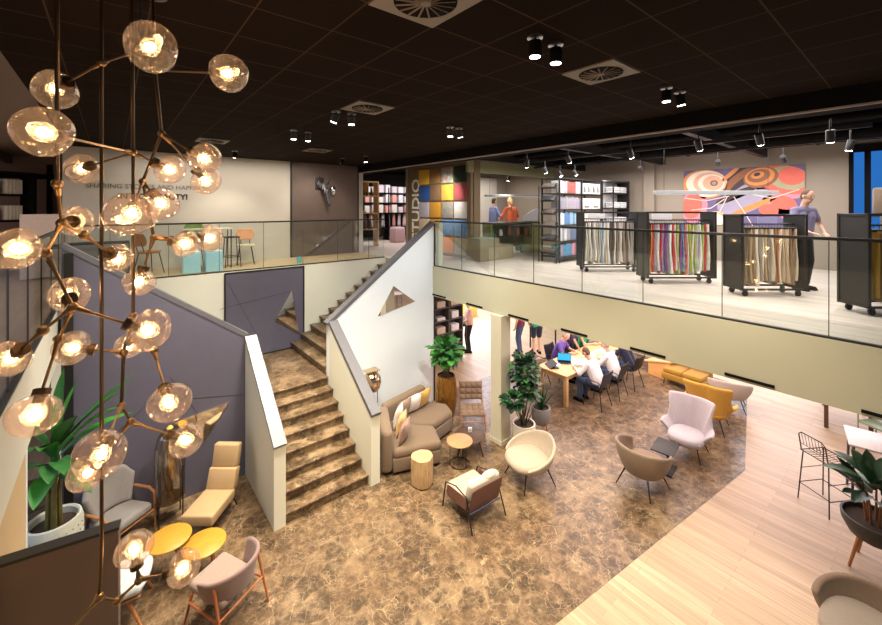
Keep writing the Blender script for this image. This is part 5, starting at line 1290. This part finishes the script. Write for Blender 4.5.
# ---- magazine / binder shelf
MS = thing('magazine_shelf', 'tall black metal shelf full of binders between studio and fabric racks', 'shelf', (9.97, 6.30, Z1))
X0, X1 = -1.05, 1.05; D2 = .27; HS = 2.22
for x in (X0, 0, X1):
    for y in (-D2, D2): b = B(); box(b, (x, y, HS/2), (.035, .035, HS)); obj('post', b, CHAR, MS)
levels = (.14, .55, .97, 1.38, 1.80)
for zz in levels+(HS-.02,): b = B(); box(b, (0, 0, zz), (X1-X0, 2*D2, .025)); obj('shelf_board', b, CHAR, MS)
for k in range(6): b = B(); box(b, (X0-.07, 0, .30+.34*k), (.17, 2*D2-.06, .012), ry=rad(-52)); obj('slanted_tray', b, CHAR, MS)
for y in (-D2, D2): b = B(); box(b, (X0-.14, y, HS/2-.1), (.02, .02, HS-.2)); obj('tray_post', b, CHAR, MS)
binders = {4: [('white', (.72, .70, .72)), ('pale grey', (.5, .48, .52)), ('dull red', (.45, .14, .12)), ('white', (.75, .74, .74))], 3: [('grey', (.34, .32, .36)), ('mid grey', (.42, .40, .43)), ('lilac grey', (.42, .36, .46))],
           2: [('white', (.74, .74, .76)), ('blue', (.10, .20, .50)), ('pale blue', (.36, .48, .66)), ('teal', (.10, .34, .40))], 1: [('white', (.72, .72, .74)), ('grey', (.36, .35, .40)), ('slate blue', (.16, .20, .34))], 0: [('crimson', (.50, .08, .13)), ('teal', (.08, .34, .42)), ('pink', (.62, .30, .34)), ('blue', (.12, .26, .5))]}
rn = random.Random(21)
for lv, zz in enumerate(levels):
    x = X0+.05; k = 0
    while x < -.06:
        c = binders[lv][min(len(binders[lv])-1, int((x-X0)/1.0*len(binders[lv])+rn.uniform(-.4, .6)))] if lv else rn.choice(binders[0]); w = rn.uniform(.05, .085); h = rn.uniform(.29, .34)
        b = B(); box(b, (0, 0, h/2), (w-.006, .26, h), .004, 1); box(b, (0, -.131, h*.62), (w*.5, .004, h*.22)); o = obj('binder', b, mat('binder_'+c[0].replace(' ', '_'), c[1], .5)); o.location = (9.97+x+w/2, 6.30-.11, Z1+zz+.0135)
        tag(o, '%s binder, %s from left, %s shelf from the floor of the black magazine shelf' % (c[0], ordn[k], ordn[lv]), 'binder', 'binders on the black magazine shelf'); x += w; k += 1
for lv, n, cn, col in [(4, 4, 'white printed', (.76, .76, .76)), (3, 2, 'plain white', (.80, .78, .76)), (2, 3, 'pale cream', (.70, .66, .60))]:
    w = .96/n
    for k in range(n):
        b = B(); box(b, (0, 0, .15), (w-.015, .30, .30), .006, 1)
        if 'printed' in cn: box(b, (-.02, -.151, .13), (.05, .004, .16), mi=1); box(b, (.05, -.151, .10), (.025, .004, .11), mi=1)
        else: box(b, (0, -.151, .06), (w*.5, .004, .03), mi=1)
        o = obj('file_box', b, [mat('file_'+cn.replace(' ', '_'), col, .5), CHAR]); o.location = (9.97+.05+w*(k+.5), 6.20, Z1+levels[lv]+.0135)
        tag(o, '%s file box, %s from left, in the right bay of the magazine shelf' % (cn, ordn[k]), 'box', 'file boxes on the magazine shelf')
for k in range(6):
    b = B(); box(b, (0, 0, 0), (.15, .38, .014), .003, 1, 0, 0, rad(-52)); box(b, (.012*.6-.02, 0, .0), (.08, .2, .018), 0, 1, 0, 0, rad(-52)); o = obj('magazine', b, mat('magazine_cover_%d' % (k % 3), [(.12, .10, .09), (.08, .08, .09), (.15, .13, .11)][k % 3], .35)); o.location = (9.97+X0-.085, 6.30, Z1+.325+.34*k)
    tag(o, 'magazine on the %s slanted tray from below at the black shelf' % ordn[k], 'magazine', 'magazines on the slanted trays')
t = thing('white_display', 'white backed shelf with folded goods right of the magazine shelf', 'shelf', (11.78, 6.0, Z1))
for zz in (.5, .95, 1.4, 1.85, 2.2): b = B(); box(b, (0, 0, zz), (.9, .4, .03)); obj('shelf_board', b, CHAR, t)
b = B(); box(b, (0, .19, 1.15), (.9, .02, 2.2)); obj('back_panel', b, mat('white_back_board', (.8, .8, .8), .5), t)  # back board in one even white
b = B(); box(b, (.46, 0, 1.12), (.03, .4, 2.24)); obj('side_panel', b, CHAR, t)
for s in (-.17, .17): b = B(); box(b, (-.46, s, 1.12), (.03, .03, 2.24)); obj('post', b, CHAR, t)
for k in range(8):
    lv = k//2; b = B()
    for q in range(3): box(b, (.01*(q % 2), 0, .03+.06*q), (.34, .28, .055), .02, 2)
    o = obj('folded_cloth', b, fabric('folded_white', (.74, .73, .74)), None, 60); o.location = (11.78-.21+.42*(k % 2), 5.98, Z1+(.516, .966, 1.416, 1.866)[lv]); tag(o, 'white folded cloth stack, %s side, %s shelf up, of the white backed display' % (['left', 'right'][k % 2], ordn[lv]), 'cloth stack', 'folded cloth on the white display')

# ---- rolling fabric racks
def rack(desc, near, length, palette, n, pano, seed, hgt=1.34, patterned=False):
    """rolling rack; local +x runs along the rails, end panels stand across"""
    dpt = .42
    t = thing('fabric_rack', desc, 'rack', (near[0], near[1], Z1), -YAW)
    zb = .10
    for nm, x in (('end_panel', .02), ('end_panel', length-.02)):
        b = B(); box(b, (x, dpt/2, zb+(hgt-zb)/2), (.035, dpt, hgt-zb), .004, 1); ep = obj(nm, b, CHAR, t)
        b = B(); s = -.02 if x < .5 else .02
        for zc in (zb+.02, hgt-.02): box(b, (x+s*.7, dpt/2, zc), (.03, dpt, .03))
        for yc in (.015, dpt-.015): box(b, (x+s*.7, yc, (zb+hgt)/2), (.03, .03, hgt-zb))
        obj('panel_frame', b, BLACK, ep)
    for y in (.02, dpt-.02):
        b = B(); box(b, (length/2, y, hgt-.015), (length, .03, .03)); obj('top_rail', b, BLACK, t)
        b = B(); box(b, (length/2, y, zb+.015), (length, .03, .03)); obj('bottom_rail', b, BLACK, t)
    b = B(); cyl(b, (.03, dpt/2, hgt-.16), (length-.03, dpt/2, hgt-.16), .013, n=10); obj('hanging_bar', b, BLACK, t)
    b = B(); box(b, (length*.3 if not pano else length*.55, dpt/2, hgt-.10), (length*.3, .02, .12)); obj('sign_board', b, mat('rack_sign_'+str(seed), (.62, .60, .62) if not pano else (.30, .28, .48), .4), t)
    for x in (.10, length-.10):
        for y in (.06, dpt-.06):
            b = B(); cyl(b, (x, y-.014, .044), (x, y+.014, .044), .044, n=18); w = obj('caster', b, BLACK, t)
            b = B(); box(b, (x, y-.022, .07), (.04, .006, .07)); box(b, (x, y+.022, .07), (.04, .006, .07)); box(b, (x, y, .095), (.05, .05, .012)); cyl(b, (x, y-.025, .044), (x, y+.025, .044), .012, n=10); obj('fork', b, CHAR, w)
    rn = random.Random(seed); X = M.Translation((near[0], near[1], 0)) @ M.Rotation(-YAW, 4, 'Z')
    stp = (length-.16)/n
    for k in range(n):
        cn, col = rn.choice(palette if isinstance(palette[0], tuple) else palette[0] if k < n*.62 else palette[1]); w = stp*rn.uniform(.55, .95); top = hgt-.24; bot = zb+.05+rn.uniform(0, .10); ph = rn.uniform(0, 6); dd = dpt*rn.uniform(.62, .82); am = rn.uniform(.004, .016)
        b = B(); nv = 9
        def sheet(u, v):
            # closed, softly waving slab of folded cloth
            a = 2*PI*u; cx = math.cos(a); cy = math.sin(a)
            sx = abs(cx)**.5*(1 if cx > 0 else -1); sy = abs(cy)**.25*(1 if cy > 0 else -1); g = .45+.55*min(1, v*5)
            return V((sx*w/2*(.65+.5*v)+am*math.sin(4*v+ph)+.006*math.sin(7*v+3*cy+ph), sy*dd/2*(.92+.08*v), top+(bot-top)*v+(0 if v else .0)))
        grid(b, sheet, 18, nv, True)
        bb = bmesh.new(); lo = [bb.verts.new(sheet(i/18, 0)) for i in range(18)]; bb.faces.new(lo); merge(b, bb)
        o = obj('fabric_sheet', b, cloth(cn, col, patterned and rn.random() < .45), None, 70)
        b = B(); box(b, (0, 0, top+.01), (w*.8, dd*.9, .03), .004, 1); tube(b, [(0, 0, top+.02), (0, 0, top+.07), (0, .018, top+.095), (0, .0, top+.105)], .004, 5); obj('hanger', b, CHAR, o)
        p = X @ V((.08+stp*(k+.5), dpt/2, 0)); o.location = (p.x, p.y, Z1); o.rotation_euler = (0, 0, -YAW)
        tag(o, '%s fabric length, %s from left on the %s' % (cn, ordn[k], desc.split(',')[0].replace('rolling ', '').split(' of ')[0] if False else desc.split(' with')[0]), 'fabric', 'fabric lengths on the %s' % desc.split(' with')[0])
    return t
def cloth(cn, col, pat):
    nm = ('patterned_' if pat else 'cloth_')+cn.replace(' ', '_')
    if not pat: return fabric(nm, col)
    if nm in MATS: return MATS[nm]
    mm, nt, N, L, pb = new_mat(nm); pb.inputs['Roughness'].default_value = .85
    tc = N.new('ShaderNodeTexCoord'); v = N.new('ShaderNodeTexVoronoi'); v.inputs['Scale'].default_value = 9+len(cn) % 4*3
    L.new(tc.outputs['Object'], v.inputs['Vector']); mx = N.new('ShaderNodeMix'); mx.data_type = 'RGBA'; mx.inputs['Factor'].default_value = .18; mx.inputs['A'].default_value = col+(1,)
    hs = N.new('ShaderNodeHueSaturation'); hs.inputs['Saturation'].default_value = 1.2
    L.new(v.outputs['Color'], hs.inputs['Color']); L.new(hs.outputs['Color'], mx.inputs['B']); L.new(mx.outputs['Result'], pb.inputs['Base Color'])
    MATS[nm] = mm; return mm
G1 = [('pale grey', (.52, .50, .48)), ('warm grey', (.36, .32, .29)), ('ivory', (.72, .69, .62)), ('taupe', (.26, .19, .14)), ('silver blue', (.40, .48, .56)), ('dark brown', (.12, .08, .06)), ('white', (.76, .75, .74)), ('sand', (.52, .43, .31))]
G2 = [('orange', (.82, .27, .02)), ('yellow', (.78, .52, .05)), ('multicoloured', (.30, .20, .35)), ('red', (.55, .04, .04)), ('blue green', (.06, .26, .32)), ('violet', (.22, .06, .28)), ('lime green', (.36, .42, .05)), ('white', (.76, .75, .74)), ('black and white', (.30, .29, .30))]
G2b = [('white', (.78, .76, .75)), ('ivory', (.74, .70, .60)), ('lime green', (.36, .42, .05)), ('pale lilac', (.56, .50, .58)), ('red', (.55, .04, .04))]
G3 = [('beige', (.48, .36, .24)), ('brown', (.24, .15, .09)), ('oatmeal', (.56, .46, .34)), ('tan', (.40, .27, .15)), ('grey brown', (.26, .21, .18)), ('rust', (.42, .14, .04)), ('cream', (.66, .58, .46))]
G4 = [('ochre', (.48, .27, .05)), ('bronze', (.32, .20, .08)), ('mustard', (.58, .36, .06)), ('dark olive', (.16, .13, .06))]
rack('grey fabric rack with dark end panels nearest the magazine shelf', (8.10, 4.87), 1.26, G1, 22, False, 1)
rack('colourful fabric rack with dark end panels in the middle of the gallery', (7.79, 3.35), 1.30, [G2, G2b], 24, False, 2, 1.36, True)
rack('beige fabric rack with dark end panels below the spool poster', (7.84, 1.90), 1.06, G3, 18, True, 3, 1.33)
rack('ochre fabric rack with a broad dark end panel at the right edge', (7.73, .49), 1.30, G4, 14, True, 4, 1.36)
b = B(); box(b, (9.3, .38, Z1+1.535), (.42, .32, .42), .03, 2); o = tag(obj('wrapped_parcel', b, fabric('kraft_wrap', (.34, .25, .18))), 'brown wrapped parcel on top behind the rightmost rack, before the blue window', 'parcel')
t = thing('tall_trolley', 'black trolley carrying the brown parcel behind the rightmost rack', 'trolley', (9.3, .38, Z1), -YAW)
for zz in (.3, .7, 1.31): b = B(); box(b, (0, 0, zz), (.7, .45, .03)); obj('shelf_board', b, CHAR, t)
for x in (-.34, .34):
    for y in (-.21, .21): b = B(); box(b, (x, y, .67), (.025, .025, 1.34)); obj('post', b, STEEL, t)
# ---- person near the poster, poster and windows
person('person in a grey blue shirt and black trousers in front of the spool poster', (9.40, 1.42, Z1), rad(150), fabric('grey_blue_shirt', (.22, .20, .32)), BLKF, BRHAIR, False, .10, ((-.18, .25, 1.0), (.20, .30, 1.02)), 'short', head=(0, .3))
pc = V((12.69, 3.14, 5.02)); t = thing('wall_poster', 'large colourful poster of thread spools on the taupe wall', 'poster', pc)
PW, PH = 2.60, 1.50
PC = [mat('print_'+n, c, .6, 0, .1, 6) for n, c in [('violet_blue', (.13, .10, .22)), ('peach', (.74, .40, .26)), ('coral', (.72, .13, .09)), ('cream', (.82, .68, .56)), ('brown', (.26, .10, .04)), ('grey_lilac', (.34, .30, .42)), ('pink', (.72, .22, .30)), ('sage', (.34, .34, .20)), ('dark', (.05, .025, .03)), ('orange', (.66, .24, .07))]]
b = B(); box(b, (0, 0, 0), (.04, PW, PH)); obj('canvas', b, PC[0], t)
def disc(bm, y, z, ry, rz_, mi, lay, a0=0., tilt=0.):
    ps = []
    for k in range(40):
        a = 2*PI*k/40; p = V((math.cos(a)*ry, math.sin(a)*rz_)); c, s = math.cos(tilt), math.sin(tilt); q = V((y+p.x*c-p.y*s, z+p.x*s+p.y*c))
        ps.append(V((max(-PW/2, min(PW/2, q.x)), max(-PH/2, min(PH/2, q.y)))))
    f = bm.faces.new([bm.verts.new((-.021-.0006*lay, p.x, p.y)) for p in ps]); f.material_index = mi
b = B()      # on screen left is +y
S_ = [(.78, .36, .56, .40, 9, 1, 0, .1), (.74, .37, .50, .36, 3, 2, 0, .1), (.66, .38, .40, .30, 1, 3, 0, .1), (.62, .38, .32, .25, 3, 4, 0, .1), (.58, .38, .24, .20, 1, 5, 0, .1), (.55, .38, .09, .08, 4, 6, 0, 0), (.55, .38, .05, .045, 5, 7, 0, 0),
      (.08, .52, .44, .16, 8, 1, 0, -.75), (.02, .44, .42, .13, 4, 2, 0, -.75), (-.06, .36, .34, .07, 8, 3, 0, -.75), (.18, .60, .30, .05, 9, 4, 0, -.75),
      (-.86, .36, .66, .40, 6, 1, 0, .3), (-.92, .40, .58, .34, 2, 2, 0, .3), (-1.0, .44, .40, .28, 7, 3, 0, .3), (-1.06, .48, .26, .22, 2, 4, 0, .3), (-.46, .48, .36, .26, 4, 5, 0, -.25), (-.44, .50, .31, .22, 9, 6, 0, -.25), (-.42, .52, .24, .16, 4, 7, 0, -.25), (-.40, .54, .14, .09, 9, 8, 0, -.25), (-.39, .56, .07, .045, 8, 9, 0, -.25),
      (-.10, -.08, .62, .34, 5, 1, 0, -.45), (-.16, -.15, .58, .24, 5, 2, 0, -.45), (-.30, -.26, .54, .07, 9, 3, 0, -.45), (.06, .04, .50, .10, 8, 2, 0, -.45),
      (1.05, -.26, .34, .46, 6, 1, 0, .2), (1.08, -.24, .24, .36, 2, 2, 0, .2), (.50, -.62, .26, .24, 1, 2, 0, 0), (.50, -.62, .18, .16, 3, 3, 0, 0),
      (-.82, -.22, .36, .24, 6, 2, 0, .3), (-.90, -.16, .26, .16, 2, 3, 0, .3), (-.62, -.34, .2, .14, 2, 4, 0, .1), (-1.06, -.42, .28, .2, 6, 2, 0, .5)]
for s in S_: disc(b, *s)
obj('printed_spools', b, PC, t, 40, False)
b = B()
for pts in ([(.30, -.05, .0), (.62, -.30), (1.1, -.36)], [(.25, 0), (.42, -.4), (.9, -.7)], [(.1, .0), (-.1, -.35), (-.3, -.75)], [(.2, .02), (.75, -.1), (1.25, -.02)], [(-.3, .05), (-.7, -.05), (-1.2, .15)]):
    for p, q in zip(pts, pts[1:]):
        for k in range(5): pass
    tube(b, [(-.026, p[0], p[1]) for p in pts], .012, 5)
obj('printed_threads', b, PC[3], t)
b = B(); box(b, (12.70, .30, 4.75), (.10, 1.62, 2.75)); box(b, (12.70, -1.2, 4.75), (.1, 1.4, 2.75)); struct('window_1', b, BLACKM)
BLUEWIN = emitter('blue_daylight_pane', (.03, .19, .62), .5)
for y0, y1 in ((.87, 1.03), (.0, .77)):
    b = B(); box(b, (12.64, (y0+y1)/2, 4.85), (.01, y1-y0, 2.2)); struct('window_pane', b, BLUEWIN)

# ---- left gallery: glimpses behind the chandelier
t = thing('dark_shelf', 'dark shelf with white binders at the far left behind the globes', 'shelf', (-1.85, 12.3, Z1), rad(40))
b = B()
for x in (-.55, .55): box(b, (x, 0, 1.1), (.08, .35, 2.2))
obj('upright', b, BLACKM, t)
for zz in (.6, 1.15, 1.7, 2.18): b = B(); box(b, (0, 0, zz), (1.1, .35, .04)); obj('shelf_board', b, BLACKM, t)
for k, (x, zz) in enumerate([(-.2, 1.17), (-.2, 1.72), (.2, 1.17), (.2, 1.72)]):
    b = B()
    for q in range(5): box(b, (-.12+.06*q, 0, .16), (.05, .22, .30), .004, 1)
    p = T(-1.85, 12.3, 0, rad(40)) @ V((x, -.04, 0)); o = obj('file_rack', b, mat('pale_file', (.62, .56, .46), .6)); o.location = (p.x, p.y, Z1+zz+.001); o.rotation_euler = (0, 0, rad(40)); tag(o, 'pale row of files, %s side, %s level of the far left dark shelf' % (['left', 'left', 'right', 'right'][k], ['middle', 'upper'][k % 2]), 'files', 'files on the far left shelf')
t = thing('info_board', 'mauve white information board with two dark arches at far left', 'sign', (-1.10, 11.3, Z1), rad(20)); t.scale = (.55, .55, .58)
b = B(); box(b, (0, 0, 1.15), (1.1, .04, 2.2), .004, 1); obj('board', b, mat('pink_white_board', (.66, .54, .50), .6), t)
for s in (.02, .38):
    b = B(); prism(b, [(s-.16+.32*k/12, 1.02+.16*math.sin(PI*k/12)) for k in range(13)], -.026, -.021, 0, 3, XZ()); obj('printed_arch', b, mat('charcoal_print', (.06, .055, .05), .6), t)
b = B()
for w, zz in ((.30, .84), (.44, .78)): box(b, (.02, -.022, zz), (w, .003, .035))
obj('printed_lines', b, mat('red_brown_print', (.25, .10, .08), .6), t)
b = B(); box(b, (-.42, -.03, 1.0), (.08, .02, 1.0)); obj('white_strip', b, WHITE, t)
t = thing('round_table', 'dark round table in the far left gallery behind the glass', 'table', (-1.55, 6.35, Z1))
b = B(); lathe(b, [(0, .70), (.42, .70), (.42, .73), (0, .73)], 32); obj('tabletop', b, CHAR, t); b = B(); cyl(b, (0, 0, 0), (0, 0, .70), .03); lathe(b, [(0, 0), (.24, 0), (.24, .02), (0, .03)], 24); obj('pedestal', b, BLACK, t)
t = thing('plastic_crate', 'blue crate on the floor of the far left gallery', 'crate', (-1.9, 7.9, Z1), .3); BLC = mat('blue_plastic', (.06, .13, .42), .4)
b = B(); box(b, (0, 0, .02), (.42, .30, .04)); box(b, (0, .14, .14), (.42, .02, .26)); box(b, (0, -.14, .14), (.42, .02, .26)); box(b, (.2, 0, .14), (.02, .28, .26)); box(b, (-.2, 0, .14), (.02, .28, .26)); obj('body', b, BLC, t)
b = B(); box(b, (0, 0, .28), (.45, .33, .025), .008); obj('rim', b, BLC, t)

# ================================================================== LIGHT
area((3.0, 5.5, 6.0), (4, 4), 70, (1, .84, .66))
area((9.5, 3.5, 5.9), (4.5, 6), 260, (1, .95, .93))
area((10.3, 9.8, 5.9), (3, 1.5), 50, (1, .93, .85))
area((9.5, 13.5, 6.1), (4, 2), 80, (1, .93, .90))
area((2.6, 10.7, 6.0), (4.5, .6), 40, (1, .88, .72))
area((-3.5, 8, 5.9), (3, 6), 150, (1, .84, .76))
area((9.5, 2.2, 2.54), (4, 3), 75, (1, .86, .84))
area((10.3, 6.0, 2.54), (4, 4), 145, (1, .80, .72))
area((10.5, 13, 2.54), (6, 6), 700, (.86, .87, 1))
area((8.4, 4.1, 2.54), (3, 2.6), 70, (1, .74, .66))
area((15.5, 2.5, 2.54), (5, 6), 330, (.88, .88, 1))
area((-3, 6.5, 2.54), (3, 4), 60, (.70, .80, 1))
spot((2.9, 6.6, 6.0), (2.7, 9.9, 2.3), 330, 62, .8, (1, .93, .78), .1)  # this and the spots below have no fixture, added to brighten chosen areas
spot((.2, 6.6, 6.0), (.3, 9.9, 2.4), 260, 62, .8, (1, .93, .78), .1)
spot((2.7, 7.3, 6.0), (2.7, 7.2, .8), 520, 44, .8, (1, .86, .62), .1)
spot((6.75, 8.3, 5.75), (7.7, 9.3, 4.7), 130, 80, .9, (1, .93, .82), .05)
spot((2.0, 3.2, 6.0), (2.2, 4.6, 0), 360, 80, .9, (1, .80, .50), .1)
spot((4.2, 2.8, 6.0), (4.0, 3.8, 0), 360, 80, .9, (1, .80, .50), .1)
spot((4.6, 4.2, 6.0), (5.1, 7.7, 1.6), 320, 70, .9, (.88, .95, 1), .1)
spot((.9, 5.2, 6.0), (.7, 7.4, .6), 320, 75, .9, (1, .90, .78), .1)
w = bpy.data.worlds.new('world'); scn.world = w; w.use_nodes = True
w.node_tree.nodes['Background'].inputs['Color'].default_value = (.95, .9, .85, 1); w.node_tree.nodes['Background'].inputs['Strength'].default_value = .16
scn.view_settings.exposure = 0.72
